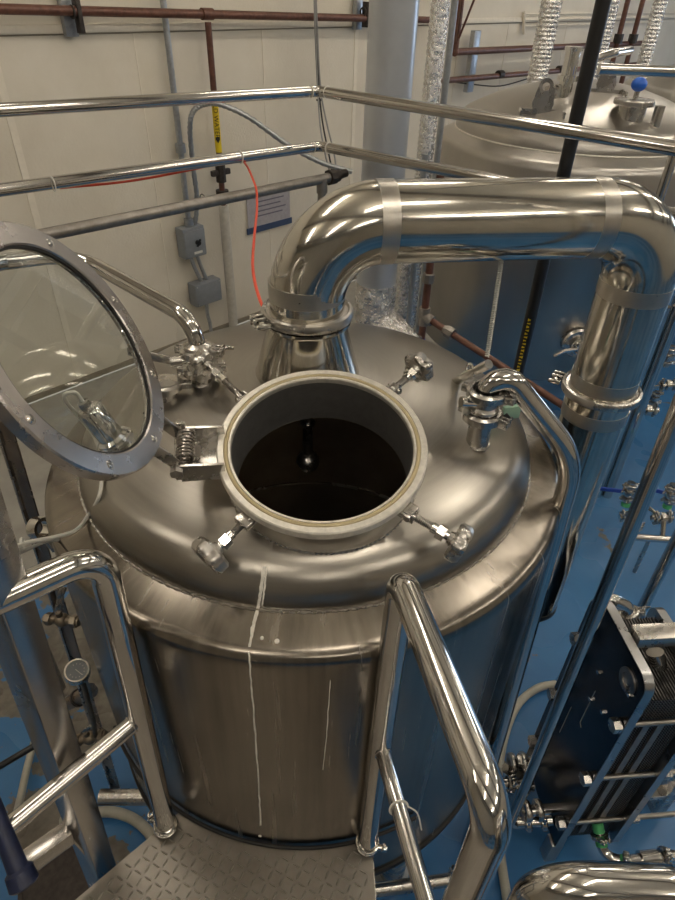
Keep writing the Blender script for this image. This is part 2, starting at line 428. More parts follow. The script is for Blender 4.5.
def dn(x, y): d = V((x-TC.x, y-TC.y, 0)); return V((d.x, d.y, math.sqrt(max(.01, Rc*Rc-d.length_squared)))).normalized()
# rippled weld around the dome foot
wb = MB(); n = 900; A = []
for i in range(n):
    t = 2*PI*i/n; r = .0026*(1+.35*math.sin(i*PI/2.5)); d = V((math.cos(t), math.sin(t), 0))
    A.append([wb.bm.verts.new(TC+d*(.5745+r*math.cos(2*PI*k/6))+V((0,0,1.9435+r*math.sin(2*PI*k/6)))) for k in range(6)])
for i in range(n): wb.bridge(A[i], A[(i+1) % n])
wb.build('weld_seam', M['satin'], dome)
MB().lathe([(.555,.86),(.555,1.93),(.552,1.93),(.552,.86)], TC, seg=96, closed=True).build('inner_wall', M['inner'], tank)
MB().lathe([(.6615,.80),(.669,.80),(.669,.822),(.6615,.822)], TC, seg=128, closed=True).build('base_band', M['rubber'], tank)
# manway neck, flange, gasket
def KS(pr): return [(a_*K, b_) for a_, b_ in pr]
nk = MB().lathe(KS([(.1745,.0),(.1785,.0),(.1785,-.125),(.1745,-.125)]), RO, RN, 96, closed=True).build('manway_neck', M['neck'], tank)
MB().lathe(KS([(.1743,.001),(.176,.0035),(.1795,.0035),(.1800,0),(.1880,0),(.1885,.0035),(.199,.0035),(.2015,.001),(.2015,-.016),(.198,-.019),(.1785,-.019),(.1743,-.010)]), RO, RN, 128, closed=True).build('flange', M['ring'], nk)
MB().torus(RO+RN*.0008, RN, .184*K, .0042, 128, 8).build('gasket', M['gasket'], nk)
MB().lathe(KS([(.1786,-.019),(.190,-.019),(.191,-.10),(.186,-.11),(.1786,-.11)]), RO, RN, 96, closed=True).build('collar', M['tank_dome'], nk)
# weld on dome around collar
wb = MB(); n = 500; A = []
u_, v_, _ = basis(RN)
for i in range(n):
    t = 2*PI*i/n; d = u_*math.cos(t)+v_*math.sin(t); p = RO+d*.191*K-RN*.05; 
    for _k in range(3): p = p - RN*((p.z-dz(p.x, p.y))/RN.z)
    r = .0028*(1+.35*math.sin(i*PI/2)); A.append([wb.bm.verts.new(p+d*(r*math.cos(2*PI*k/6))+RN*(r*math.sin(2*PI*k/6))) for k in range(6)])
for i in range(n): wb.bridge(A[i], A[(i+1) % n])
wb.build('collar_weld', M['satin'], nk)
# inside: spray wand and inner ring
MB().cyl(T(0,0,2.14), T(0,0,1.88), .013, seg=16).cyl(T(0,0,1.99), T(0,0,1.985), .02, seg=16).sphere(T(0,0,1.86), .032, 20).build('spray_ball_pipe', M['satin'], tank)
MB().torus(T(0,0,1.32), (0,0,1), .549, .006, 96, 6).build('inner_weld', M['satin'], tank)

# outlet cone + clamp (vapour outlet)
MB().lathe([(.131,ztop-.03),(.127,ztop-.006),(.123,ztop+.004),(.092,2.268),(.094,2.276),(.102,2.278),(.102,2.284),(.088,2.284),(.088,2.27),(.112,ztop-.03)], TC, seg=64, closed=True).build('outlet_cone', M['duct'], tank)

# swing bolts with lobed knobs
def swing_bolt(pv, kp, label):
    pv, kp = V(pv), V(kp); d = (kp-pv).normalized(); u, v, _ = basis(d)
    s_ = u.cross(d).normalized()
    b = MB(); 
    b.box(pv+v*.009, (.026,.006,.02), d, v, .002).box(pv-v*.009, (.026,.006,.02), d, v, .002)
    b.cyl(pv-v*.018, pv+v*.018, .006, seg=12)
    pb = b.build('swing_bolt', M['satin'], tank); pb['label'] = label
    L = (kp-pv).length
    MB().cyl(pv, kp-d*.012, .0055, seg=12).helix(pv+d*.014, pv+d*L*.45, .0065, .0016, 9, 5, 10).build('threaded_rod', M['thread'], pb)
    MB().cyl(pv+d*L*.45, pv+d*L*.62, .0105, seg=20).hexn(pv+d*L*.64, d, .0155, .016).cyl(pv+d*L*.70, kp-d*.01, .0085, seg=16).build('sleeve', M['chrome'], pb)
    MB().knob(kp, d, .039, .028, 6, .20).cyl(kp-d*.022, kp-d*.010, .012, .016, seg=20).build('knob', M['satin'], pb)
def rp(px, py, z): return atz(px, py, z)
def atr(px, py, off):
    d = ray(px, py); t = (RO+RN*off-CAM).dot(RN)/d.dot(RN); return CAM+d*t
swing_bolt(atr(250, 517, -.030), atr(210, 555, -.045), 'steel swing bolt at front left of the ring')
swing_bolt(atr(410, 514, -.030), atr(459, 543, -.045), 'steel swing bolt at front right of the ring')
swing_bolt(atr(394, 389, -.026), atr(419, 367, -.026), 'steel swing bolt at back right of the ring')
swing_bolt(atr(243, 398, -.030), atr(204, 362, -.020), 'steel swing bolt at back left of the ring')
for (px, py) in ((254,513),(406,510),(391,391),(246,401)):
    p = atr(px, py, -.028); d = (p-RO); d -= RN*d.dot(RN); d.normalize(); q = RO+d*.1975*K-RN*.028
    MB().box(q+d*.008, (.03,.034,.016), d, RN.cross(d), .002).build('bolt_bracket', M['satin'], tank)

# ---- hinge and glass lid
HA, HD, HZ, LR, PH = .1483, .2692*K, .0228*K, .2032*K, 2.0389
hx = V((-1,0,0)); hy = RN.cross(hx)
E1 = math.cos(HA)*hx+math.sin(HA)*hy; E2 = RN.cross(E1)
HP = RO+E1*HD+RN*HZ
LU = -E1*math.cos(PH)+RN*math.sin(PH); LM = RN*math.cos(PH)+E1*math.sin(PH)
LC = HP+LU*HD-LM*HZ
lid = MB().lathe(KS([(.1675,.002),(.170,0),(.2005,0),(.2032,.003),(.2032,.022),(.200,.025),(.172,.025),(.1675,.021)]), LC, LM, 128, closed=True).build('manway_lid', M['lid'], tank)
MB().lathe(KS([(.1672,.004),(.1676,.004),(.1676,.008),(.1645,.0085),(.1645,.004)]), LC, LM, 96, closed=True).build('lid_gasket', M['rubber'], lid)
MB().lathe(KS([(0,.009),(.1672,.009),(.1672,.017),(0,.017)]), LC, LM, 96).build('lid_glass', M['glass'], lid)
lv = LM.cross(LU)
for k in range(8):
    t = 2*PI*(k+.35)/8; q = LC+(LU*math.cos(t)+lv*math.sin(t))*.186*K
    MB().lathe([(0,-.0022),(.0035,-.002),(.0058,-.0002),(.0058,.003),(0,.003)], q, LM, 20).torus(q-LM*.0003, LM, .0072, .0006, 20, 6).build('lid_screw', M['chrome'], lid)
hb = MB()
for sgn in (-1, 1):
    c = E2*(sgn*.047)
    hb.prism([(-.006,-.022),(.088,-.034),(.088,.012),(.012,.018),(-.004,.014)], HP-RN*.012+c-E2*.002, -E1, RN*1.0, .005)
hb.box(HP-E1*.045-RN*.044, (.085,.094,.004), E1, E2)
hinge = hb.build('hinge_bracket', M['satin'], tank)
la = MB()
for sgn in (-1, 1):
    c = E2*(sgn*.038)
    la.beam(HP+c-LU*.008, HP+c+LU*.085+LM*.010, .004, .026, LM, .001)
la.build('lid_arm', M['satin'], lid)
hs = MB().helix(HP-E1*.016-E2*.036+RN*.004, HP-E1*.016+E2*.034+RN*.004, .0150, .0032, 8.5, 8, 14).build('hinge_spring', M['spring'], tank)
MB().cyl(HP-E2*.062-RN*.004, HP+E2*.056-RN*.004, .007, seg=14).hexn(HP-E2*.060-RN*.004, E2, .014, .011).hexn(HP+E2*.056-RN*.004, E2, .013, .01).lathe([(.007,0),(.017,0),(.017,.003),(.007,.003)], HP-E2*.054-RN*.004, E2, 20, closed=True).build('hinge_bolt', M['satin'], tank)

# ---- white drip stain: a thin dried film lying on the metal
def strip(pts, name, parent, w0=.0015):
    mb = MB(); prev = None
    for (p, nrm, tan, w) in pts:
        a = mb.bm.verts.new(p-tan*w+nrm*w0); b = mb.bm.verts.new(p+tan*w+nrm*w0)
        c = mb.bm.verts.new(p-tan*w+nrm*.0002); d = mb.bm.verts.new(p+tan*w+nrm*.0002)
        if prev:
            A, B, C_, D = prev
            for q in ((A,B,b,a),(A,a,c,C_),(B,D,d,b)): mb.face(q)
        prev = (a, b, c, d)
    return mb
def surfpt(px, py):
    """where the view ray meets the tank skin (body, shoulder or dome)"""
    d = ray(px, py).normalized(); t = .3
    while t < 4:
        p = CAM+d*t; r = math.hypot(p.x-TC.x, p.y-TC.y)
        h = dz(p.x, p.y) if r <= .572 else (1.943-(r-.572)*.33 if r < .652 else (1.915 if r < .662 else -1))
        if p.z <= h:
            e = V((p.x-TC.x, p.y-TC.y, 0))
            return p, (e.normalized() if r > .659 else (V((e.x*.3, e.y*.3, 1)).normalized() if r > .572 else (dn(p.x, p.y))))
        t += .0008
    return CAM+d*2, V((0,-1,0))
def stain(pix, ws):
    out = []
    for i in range(len(pix)-1):
        for k in range(8):
            f = k/8; x = pix[i][0]*(1-f)+pix[i+1][0]*f; y = pix[i][1]*(1-f)+pix[i+1][1]*f; w = ws[i]*(1-f)+ws[i+1]*f
            p, nn = surfpt(x+random.uniform(-.35,.35), y)
            out.append((p, nn, V((1,0,0)), w*random.uniform(.7,1.2)))
    return strip(out, 's', tank)
st = stain([(264,566),(261,590),(258,607),(253,628),(249,650)], [.004,.0028,.003,.004,.0018])
st2 = stain([(267,567),(264,592),(262,608)], [.002,.0015,.0012])
st3 = stain([(249,652),(252,690),(256,740),(259,790),(261,830)], [.0018,.0014,.0016,.0012,.0022])
for other in (st2, st3):
    tmp = bpy.data.meshes.new('x'); other.bm.to_mesh(tmp); st.bm.from_mesh(tmp); bpy.data.meshes.remove(tmp)
for (x, y, r) in ((262,638,.0045),(277,641,.0055),(260,836,.005)):
    p, nn = surfpt(x, y); st.lathe([(0,.002),(r*.7,.0018),(r,.0002)], p, nn, 12)
st.build('drip_stain', M['stain'], tank)
st4 = stain([(330,680),(327,730),(322,775)], [.0006,.0009,.0005]); st4.build('drip_streak', M['stain'], tank)
# pale label patch / seam on shoulder at left
# ---- right port on dome
pR = atz(477, 442, 2.075); pR.z = dz(pR.x, pR.y)
port = MB().cyl(pR-V((0,0,.02)), pR+V((0,0,.075)), .0255, seg=28).lathe([(.0255,.066),(.033,.070),(.033,.076),(.0255,.076)], pR, seg=28, closed=True).torus(pR, (0,0,1), .027, .003, 28, 6).build('dome_port', M['satin'], tank); port['label'] = 'short steel port at right of the dome'
clamp(port, pR+V((0,0,.078)), (0,0,1), .034, .024, lug=(.8,-.6,0), nut=False)
pL = atz(202, 383, 2.12); pL.z = dz(pL.x, pL.y)
port2 = MB().cyl(pL-V((0,0,.02)), pL+V((0,0,.032)), .025, seg=28).torus(pL, (0,0,1), .027, .003, 28, 6).build('dome_port', M['satin'], tank); port2['label'] = 'short steel port at left of the dome'
clamp(port2, pL+V((0,0,.034)), (0,0,1), .032, .022, lug=(.9,.2,0), nut=False)
p3 = atz(168, 402, 2.09); p3.z = dz(p3.x, p3.y)
port3 = MB().cyl(p3-V((0,0,.02)), p3+V((0,0,.03)), .024, seg=28).lathe([(0,.045),(.03,.045),(.03,.038),(0,.038)], p3, seg=28).build('dome_port', M['satin'], tank); port3['label'] = 'capped steel port left of the manway'
clamp(port3, p3+V((0,0,.034)), (0,0,1), .031, .02, lug=(1,.1,.0), nut=False)
# lamp housing
p4 = atz(124, 462, 2.03); p4.z = dz(p4.x, p4.y); lax = dn(p4.x, p4.y)
lax = (lax+V((-.15,.1,.2))).normalized()
port4 = MB().cyl(p4-lax*.02, p4+lax*.03, .034, seg=28).lathe([(.034,.02),(.042,.024),(.042,.034),(.034,.034)], p4, lax, 28, closed=True).build('dome_port', M['satin'], tank); port4['label'] = 'lamp port at left edge of the dome'
lampo = thing('sight_lamp', p4+lax*.035, 'small polished steel lamp housing behind the glass lid with white cable', 'lamp')
MB().lathe([(0,0),(.036,0),(.036,.006),(.028,.012),(.028,.085),(.024,.092),(0,.094)], p4+lax*.035, lax, 36).build('housing', M['chrome'], lampo)
MB().lathe([(.008,0),(.013,0),(.013,.018),(.008,.02)], p4+lax*.127, lax, 16, closed=True).build('cable_gland', M['satin'], lampo)
lt = p4+lax*.145
# butterfly valve on left port, with handle
vb = pL+V((0,0,.042))
valve = thing('butterfly_valve', vb, 'steel butterfly valve with flat lever handle on the left dome port', 'valve')
MB().lathe([(0,0),(.032,0),(.032,.006),(.027,.010),(.027,.026),(.032,.030),(.032,.036),(0,.036)], vb, seg=32).cyl(vb+V((-.02,-.01,.023)), vb+V((-.05,-.02,.023)), .010, seg=14).build('valve_body', M['chrome'], valve)
hp0 = vb+V((-.05,-.02,.023)); hp1 = atz(126, 352, vb.z+.03)
hm_ = MB().beam(hp0, hp1, .004, .022, (0,0,1), .001).cyl(hp0+V((.012,.004,0)), hp0-V((.012,.004,0)), .013, seg=16).build('handle', M['satin'], valve)
clamp(valve, vb+V((0,0,.042)), (0,0,1), .032, .022, lug=(.9,-.1,0), nut=True)

# ================================================================== VAPOUR DUCT
VD = aty(385, 219, 1.335); A0 = T(0,0,2.306); zpipe = VD.z
xr = .722; yr = 1.47
vd = thing('vapour_duct', T(0,0,2.284), 'thick polished steel pipe arching from the dome to the right', 'pipe')
r = .0865
zpipe -= .012
top0 = V((TC.x, TC.y, zpipe)); top1 = V((xr, yr, zpipe-.005))
hd = (top1-top0).normalized()
zc_ = aty(605, 393, yr).z
MB().tube([A0, top0, top0+hd*.2], r, 48, bend=.165, n=20).build('elbow', M['duct'], vd)
MB().tube([top0+hd*.19, top1-hd*.19], r-.0002, 48).build('horizontal_run', M['duct'], vd)
MB().tube([top1-hd*.2, top1, V((xr, yr, zpipe-.20))], r, 48, bend=.150, n=20).build('elbow', M['duct'], vd)
MB().cyl((xr, yr, zpipe-.19), (xr, yr, zc_+.03), r-.0002, seg=48).build('down_run', M['duct'], vd)
for c, ax in ((top0+hd*.165, hd), (top1-hd*.165, hd), (V((xr,yr,zpipe-.175)), V((0,0,1))), (V((xr,yr,zc_+.045)), V((0,0,1))), (A0+V((0,0,.05)), V((0,0,1)))):
    MB().lathe([(r-.003,-.019),(r+.0007,-.019),(r+.0007,.019),(r-.003,.019)], c, ax, 48, closed=True).build('weld_band', M['band'], vd)
for c in (V((TC.x,TC.y,2.298)), V((xr,yr,zc_+.012))):
    mb = MB().lathe([(r-.002,-.011),(r+.010,-.011),(r+.018,-.009),(r+.020,-.004),(r+.020,.006),(r+.018,.011),(r+.012,.013),(r+.008,.008),(r-.002,.008)], c, (0,0,1), 64, closed=True)
    f = mb.build('clamp', M['satin'], vd)
    ld = V((-.85,.53,0)) if c.x > .3 else V((-.88,-.47,0)); ld.normalize(); sd = V((-ld.y, ld.x, 0))
    q = c+ld*(r+.034)
    MB().box(q+sd*.011, (.03,.008,.022), ld, sd, .002).box(q-sd*.011, (.03,.008,.022), ld, sd, .002).cyl(q-sd*.03, q+sd*.035, .0045, seg=10).box(q+sd*.035, (.034,.008,.012), ld, sd, .003).cyl(q+sd*.024, q+sd*.034, .009, seg=12).build('wing_nut', M['chrome'], f)
MB().cyl((xr,yr,zc_+.03), (xr,yr,1.13), r-.0002, seg=48).build('lower_run', M['duct'], vd)
MB().lathe([(r-.003,-.019),(r+.0007,-.019),(r+.0007,.019),(r-.003,.019)], (xr,yr,zc_-.055), (0,0,1), 48, closed=True).build('weld_band', M['band'], vd)
MB().lathe([(0,0),(.055,.0),(.078,.01),(r+.002,.03),(r+.002,.05),(r-.004,.05),(0,.04)], (xr,yr,1.10), (0,0,1), 48).build('end_cap', M['black'], vd)
MB().cyl((xr,yr,.0), (xr,yr,1.105), .03, seg=20).lathe([(0,0),(.09,0),(.09,.012),(0,.012)], (xr,yr,0), seg=24).build('support_leg', M['satin'], vd)

# ================================================================== SPRAY PIPES
# left clean-in-place pipe
r1 = .0195
zz = vb.z+.052
el = V((vb.x, vb.y, 0))
cl_ = thing('spray_supply_pipe', V((vb.x, vb.y, zz)), 'bent polished pipe coming down to the left dome valve', 'pipe')
Pq = [V((vb.x,vb.y,zz)), V((vb.x,vb.y,zz+.066)), aty(75, 254, 1.60), aty(0, 263, 1.40), aty(-160, 300, 1.0)]
MB().tube(Pq, r1, 24, bend=[.085,.09,.02]).build('pipe', M['polish'], cl_)
MB().lathe([(r1,0),(.032,.0),(.032,.006),(r1,.012)], (vb.x,vb.y,zz), seg=28, closed=True).build('ferrule', M['satin'], cl_)
# right clean-in-place pipe
zz = pR.z+.105
cr = thing('spray_supply_pipe', V((pR.x,pR.y,zz-.015)), 'polished pipe bending from the right dome port down past the tank', 'pipe')
MB().lathe([(0,-.012),(.033,-.012),(.033,-.006),(.027,0),(.027,.012),(.033,.018),(.033,.024),(0,.024)], (pR.x,pR.y,zz), seg=28).build('check_body', M['satin'], cr)
clamp(cr, (pR.x,pR.y,zz+.03), (0,0,1), .033, .022, lug=(.9,-.5,0))
MB().cyl(V((pR.x,pR.y,zz+.004)), V((pR.x-.055,pR.y-.012,zz+.012)), .013, seg=18).build('side_port', M['chrome'], cr)
MB().cyl(V((pR.x+.045,pR.y+.0,zz-.03)), V((pR.x+.058,pR.y-.012,zz-.04)), .013, seg=14).build('adjusting_knob', M['black'], cr)
Pe = [V((pR.x,pR.y,zz+.03)), V((pR.x+.004,pR.y+.004,zz+.112)), aty(575, 458, 1.12), aty(487, 778, 1.10), aty(440, 930, 1.07)]
MB().tube(Pe, .0245, 32, bend=[.06,.22,.02], n=14).build('pipe', M['polish'], cr)
p5 = aty(447, 384, 1.33)
MB().tube([aty(489, 364, 1.30), aty(463, 377, 1.36), aty(448, 386, 1.42)], .012, 16, bend=.01).torus(aty(470,371,1.34), (1,.3,0), .018, .004, 20, 8).build('side_branch', M['chrome'], cr)
tag(MB().box(aty(511, 412, 1.25), (.045,.012,.035), (1,.3,0), (0,1,0), .002).build('label_sleeve', M['mint'], cr))
# coiled tube hanging between duct and port
ct = MB().helix(aty(503, 250, 1.40), aty(487, 357, 1.33), .0045, .0018, 46, 5, 8); tag(ct.build('coiled_tube', M['white']), 'thin white coiled tube hanging from the big pipe to the right port', 'tube')

# ================================================================== GUARD RAILS
rr = .0215
gb = thing('guard_rail', (-.12, 2.95, 0), 'two tier polished guard rail running behind the main tank', 'railing')
A_ = [atz(0,110,2.55), atz(318,91,2.55), atz(675,148,2.55)]
ext = lambda a, b, k: b+(b-a).normalized()*k
rl = MB().tube([ext(A_[1],A_[0],.55), A_[0], A_[1], A_[2], ext(A_[1],A_[2],.5)], rr, 24, bend=.04); rl.build('top_rail', M['polish'], gb)
B_ = [atz(0,190,2.33), atz(320,146,2.33), atz(660,212,2.33)]
rl = MB().tube([ext(B_[1],B_[0],.6), B_[0], B_[1], B_[2], ext(B_[1],B_[2],.55)], rr, 24, bend=.04); rl.build('mid_rail', M['polish'], gb)
for px, py, z in ((318,91,2.55),(320,146,2.33)):
    c = atz(px,py,z); MB().torus(c+V((-.03,-.025,0)), (A_[1]-A_[0]), rr+.001, .0022, 24, 6).torus(c+V((.04,-.034,0)), (A_[2]-A_[1]), rr+.001, .0022, 24, 6).build('weld_ring', M['ring'], gb)
for s_ in (0, 1):
    q = ext(A_[1], A_[0], .5) if s_ == 0 else ext(A_[1], A_[2], .45)
    MB().cyl((q.x,q.y,0), (q.x,q.y,2.55), rr, seg=20).build('post', M['polish'], gb)
# rough grey pipe below the rails
C0, C1 = atz(-120,268,2.20), atz(322,179,2.20)
gp = thing('grey_pipe', (C1.x, C1.y, 0), 'dull grey pipe with tee and dark coupling below the guard rail', 'pipe')
cd = (C1-C0).normalized()
MB().cyl(C0, C1+cd*.06, .0215, seg=20).torus(atz(203,200,2.2), cd, .0215, .003, 20, 6).build('pipe', M['rough_pipe'], gp)
MB().cyl(C1, V((C1.x,C1.y,.0)), .020, seg=20).cyl(C1, C1-V((0,0,.06)), .025, seg=20).build('down_pipe', M['rough_pipe'], gp)
MB().cyl(C1+cd*.04, C1+cd*.075, .034, seg=8).cyl(C1+cd*.075, C1+cd*.10, .026, seg=20).tube([C1+cd*.10, C1+cd*.15+V((0,0,.006))], .018, 16).build('coupling', M['iron'], gp)
MB().cyl(V((C0.x,C0.y,0)), C0, .020, seg=16).build('end_post', M['rough_pipe'], gp)
for (px, py, z, ax, nm_, lb) in ((53,184,2.33,B_[1]-B_[0],'cable_tie','white cable tie near the left end of the rail'),(240,157,2.33,B_[1]-B_[0],'cable_tie','white cable tie holding the red cable to the rail')):
    tag(MB().torus(atz(px,py,z), ax, rr+.002, .0022, 24, 6).build(nm_, M['white']), lb, 'cable tie')
rc = [atz(60,188,2.30), atz(130,181,2.295), atz(200,168,2.295), atz(238,158,2.30)]
e_ = aty(244,163,2.5); e_ = atz(246,164,2.30)
rcp = rc+[atz(254,182,2.28), aty(257,205,2.35), aty(254,240,2.0), aty(253,270,1.72), aty(260,300,1.50), aty(272,322,1.40)]
def smooth(pts, n=6):
    pts = [V(p) for p in pts]; out = []
    P = [pts[0]*2-pts[1]]+pts+[pts[-1]*2-pts[-2]]
    for i in range(1, len(P)-2):
        for k in range(n):
            t = k/n; a, b, c, d = P[i-1], P[i], P[i+1], P[i+2]
            out.append(.5*((2*b)+(c-a)*t+(2*a-5*b+4*c-d)*t*t+(3*b-a-3*c+d)*t**3))
    out.append(pts[-1]); return out
tag(MB().tube(smooth(rcp), .0045, 8).build('red_cable', M['red']), 'orange red cable along the rail and down to the outlet clamp', 'cable')

# front-left gate
R2 = .0245
g0 = atz(167,829,1.1); gt = atz(105,562,2.14); gt.x = gt.x
gg = thing('gate_rail', V((g0.x,g0.y,1.106)), 'polished steel handrail gate at left edge of platform', 'railing')
g1 = atz(0,611,2.14); gd = (g1-gt).normalized()
gcorner = atz(100,553,2.14)
foot = V((g0.x, g0.y, 1.115))
MB().tube([foot, gcorner, gcorner+gd*.55, gcorner+gd*.55-V((0,0,1.03))], R2, 28, bend=.055, n=14).build('frame_tube', M['polish'], gg)
mp = foot+(gcorner-foot)*.5; m0 = atz(137,722,1.64)
kf = (m0.z-foot.z)/(gcorner.z-foot.z); mp = foot+(gcorner-foot)*kf
m1 = atz(8,828,1.64)
MB().tube([mp, mp+(m1-mp).normalized()*.5], .0185, 24).torus(mp+(m1-mp).normalized()*.022, (m1-mp), .019, .0022, 24, 6).build('mid_tube', M['polish'], gg)
clf = MB().torus(foot+V((0,0,.004)), (0,0,1), R2+.003, .004, 28, 8).torus(foot+V((0,0,.016)), (.1,0,1), R2+.003, .0035, 28, 8)
cf = clf.build('foot_clamp', M['chrome'], gg)
q = foot+V((-.038,.01,.012)); MB().cyl(q-V((0,0,.02)), q+V((0,0,.022)), .004, seg=10).torus(q+V((0,0,.03)), (1,-.3,.2), .009, .003, 18, 6).box(q, (.02,.012,.022), (1,0,0), (0,1,0), .002).build('eye_bolt', M['chrome'], cf)
MB().cyl(gcorner+gd*.55-V((0,0,1.03)), gcorner+gd*.55-V((0,0,1.0)), R2+.01, seg=24).build('foot_flange', M['satin'], gg)
# front-right rail
h0 = V(atz(367,846,1.1)); hb_ = V((h0.x,h0.y,1.112)); ht = V((h0.x+.001,h0.y+.001,2.14)); h1 = atz(484,800,2.14); h1 = V((h1.x,h1.y,2.14))
hh = thing('hand_rail', hb_, 'polished steel handrail hoop at right edge of platform, nearest post bent toward viewer', 'railing')
h1b = V((h1.x+.012, h1.y-.016, 2.14)); 
MB().tube([hb_, ht, h1b, V((h1b.x,h1b.y,1.106))], .0245, 32, bend=[.03,.05], n=14).build('frame_tube', M['polish'], hh)
hd2 = (h1b-ht); hd2.z = 0; hd2.normalize()
mz = 1.625
MB().tube([V((h0.x,h0.y,mz)), V((h1b.x,h1b.y,mz))], .0165, 24).torus(V((h0.x,h0.y,mz))+hd2*.022, hd2, .017, .0022, 24, 6).build('mid_tube', M['polish'], hh)
cf = MB().torus(hb_+V((0,0,.004)), (0,0,1), R2+.003, .004, 28, 8).torus(hb_+V((0,0,.016)), (.1,0,1), R2+.003, .0035, 28, 8).build('foot_clamp', M['chrome'], hh)
q = hb_+V((.042,-.012,.0)); MB().cyl(q-V((0,0,.006)), q+V((0,0,.03)), .004, seg=10).torus(q+V((0,0,.012)), (1,-.6,0), .009, .003, 18, 6).box(q+V((-.006,0,.01)), (.03,.012,.016), (1,-.2,0), (0,1,0), .002).build('eye_bolt', M['chrome'], cf)
zt_ = V((h0.x,h0.y,mz))+hd2*.13
tag(MB().torus(zt_, hd2+V((0,0,.3)), .0185, .002, 24, 6).tube(smooth([zt_+V((.016,0,.01)), zt_+V((.035,-.01,.004)), zt_+V((.044,-.03,-.02))]), .0015, 6).build('cable_tie', M['white']), 'white cable tie around the short middle bar of the handrail', 'cable tie')
MB().cyl(V((h1b.x,h1b.y,1.106)), V((h1b.x,h1b.y,1.115)), .045, seg=24).build('foot_flange', M['satin'], hh)
# second hoop nearest the camera
i0, i1, i2 = aty(497, 960, .245), aty(580, 880, .25), aty(655, 955, .235)
zi = i1.z
ih = thing('hand_rail', (i0.x, i0.y, 1.106), 'polished steel rail bend at the very bottom of the photo', 'railing')
a0 = V((i0.x, i0.y, zi)); b0 = V((i2.x, i2.y+.01, zi))
MB().tube([V((a0.x,a0.y,1.11)), a0, b0, V((b0.x,b0.y,1.11))], .0225, 36, bend=.05, n=16).build('frame_tube', M['polish'], ih)
for q in (a0, b0): MB().cyl(V((q.x,q.y,1.104)), V((q.x,q.y,1.114)), .045, seg=24).build('foot_flange', M['satin'], ih)

# ================================================================== PLATFORM
pf = thing('work_platform', (-.1, .1, 1.1), 'grey chequer plate platform in front of the tank', 'platform')
poly = [(-.415,.705)]
# edge follows the tank
ang0 = math.atan2(.705-TC.y, -.415-TC.x); ang1 = math.atan2(.672-TC.y, .125-TC.x)
Rp = .672
arc = [(TC.x+Rp*math.cos(ang0+(ang1-ang0)*k/24), TC.y+Rp*math.sin(ang0+(ang1-ang0)*k/24)) for k in range(25)]
edgeL = [(-1.05,.09),(-1.05,-.7)]; edgeR = [(.145,.2),(.5,.2),(.5,-.7)]
poly = arc+edgeR+edgeL[::-1]
MB().prism([(x,y) for x,y in poly], (0,0,1.092), (1,0,0), (0,1,0), .008).build('deck_plate', M['plate'], pf, flat=True)
def inside(x, y, P=poly):
    c = False; n = len(P)
    for i in range(n):
        (x1,y1),(x2,y2) = P[i], P[(i+1) % n]
        if (y1 > y) != (y2 > y) and x < (x2-x1)*(y-y1)/(y2-y1)+x1: c = not c
    return c
lg = MB(); sp = .0225; rot = math.radians(20); L_, W_ = .0115, .0026
for i in range(-60, 60):
    for j in range(-60, 60):
        x0, y0 = i*sp, j*sp; x = x0*math.cos(rot)-y0*math.sin(rot)-.15; y = x0*math.sin(rot)+y0*math.cos(rot)+.3
        if not all(inside(x+dx, y+dy) for dx in (-.014,.014) for dy in (-.014,.014)): continue
        t = rot+(PI/4 if (i+j) % 2 else -PI/4); cu, su = math.cos(t), math.sin(t)
        ring = []
        for k in range(6):
            a = k*PI/3; ex, ey = L_*math.cos(a), W_*math.sin(a); ring.append(lg.bm.verts.new((x+ex*cu-ey*su, y+ex*su+ey*cu, 1.1001)))
        topv = [lg.bm.verts.new((x+cu*L_*.55*s_, y+su*L_*.55*s_, 1.1026)) for s_ in (1,-1)]
        a, b = topv
        for q in ((ring[0],ring[1],a),(ring[1],ring[2],b,a),(ring[2],ring[3],b),(ring[3],ring[4],b),(ring[4],ring[5],a,b),(ring[5],ring[0],a)): lg.face(q)
lg.build('tread_lugs', M['lug'], pf)
fr = MB()
for k in range(len(poly)):
    (x1,y1),(x2,y2) = poly[k], poly[(k+1) % len(poly)]
    if k < 24: continue
    fr.beam((x1,y1,1.06), (x2,y2,1.06), .006, .06, (0,0,1))
fr.build('edge_frame', M['satin'], pf)
for x, y in ((-.98,.02),(-.98,-.62),(.42,.12),(.42,-.62)):
    MB().beam((x,y,0), (x,y,1.09), .05, .05, (0,1,0)).build('leg', M['boxbeam'], pf)
tag(MB().torus(V((TC.x,TC.y,1.1035)), (0,0,1), .670, .005, 90, 8, PI*1.18, PI*1.66, ref=(1,0,0)).build('rubber_edging', M['rubber']), 'black rubber edging between tank and platform plate', 'edging')
# under-platform cross pipe and hook at the right
up = thing('cross_pipe', atz(385,888,.62), 'steel pipe under the right edge of the platform with clamp hook', 'pipe')
c0, c1 = atz(360,892,.62), atz(455,879,.62)
MB().cyl(c0, c1, .02, seg=20).cyl(c1, V((c1.x,c1.y,0)), .018, seg=16).cyl(c0, V((c0.x,c0.y,0)), .018, seg=16).build('pipe', M['satin'], up)
MB().torus(c1+V((-.01,0,0)), (1,.1,0), .028, .005, 24, 8).tube([c1+V((0,0,.02)), c1+V((.0,.0,.07)), c1+V((-.02,.0,.10))], .006, 10).build('hook_clamp', M['chrome'], up)

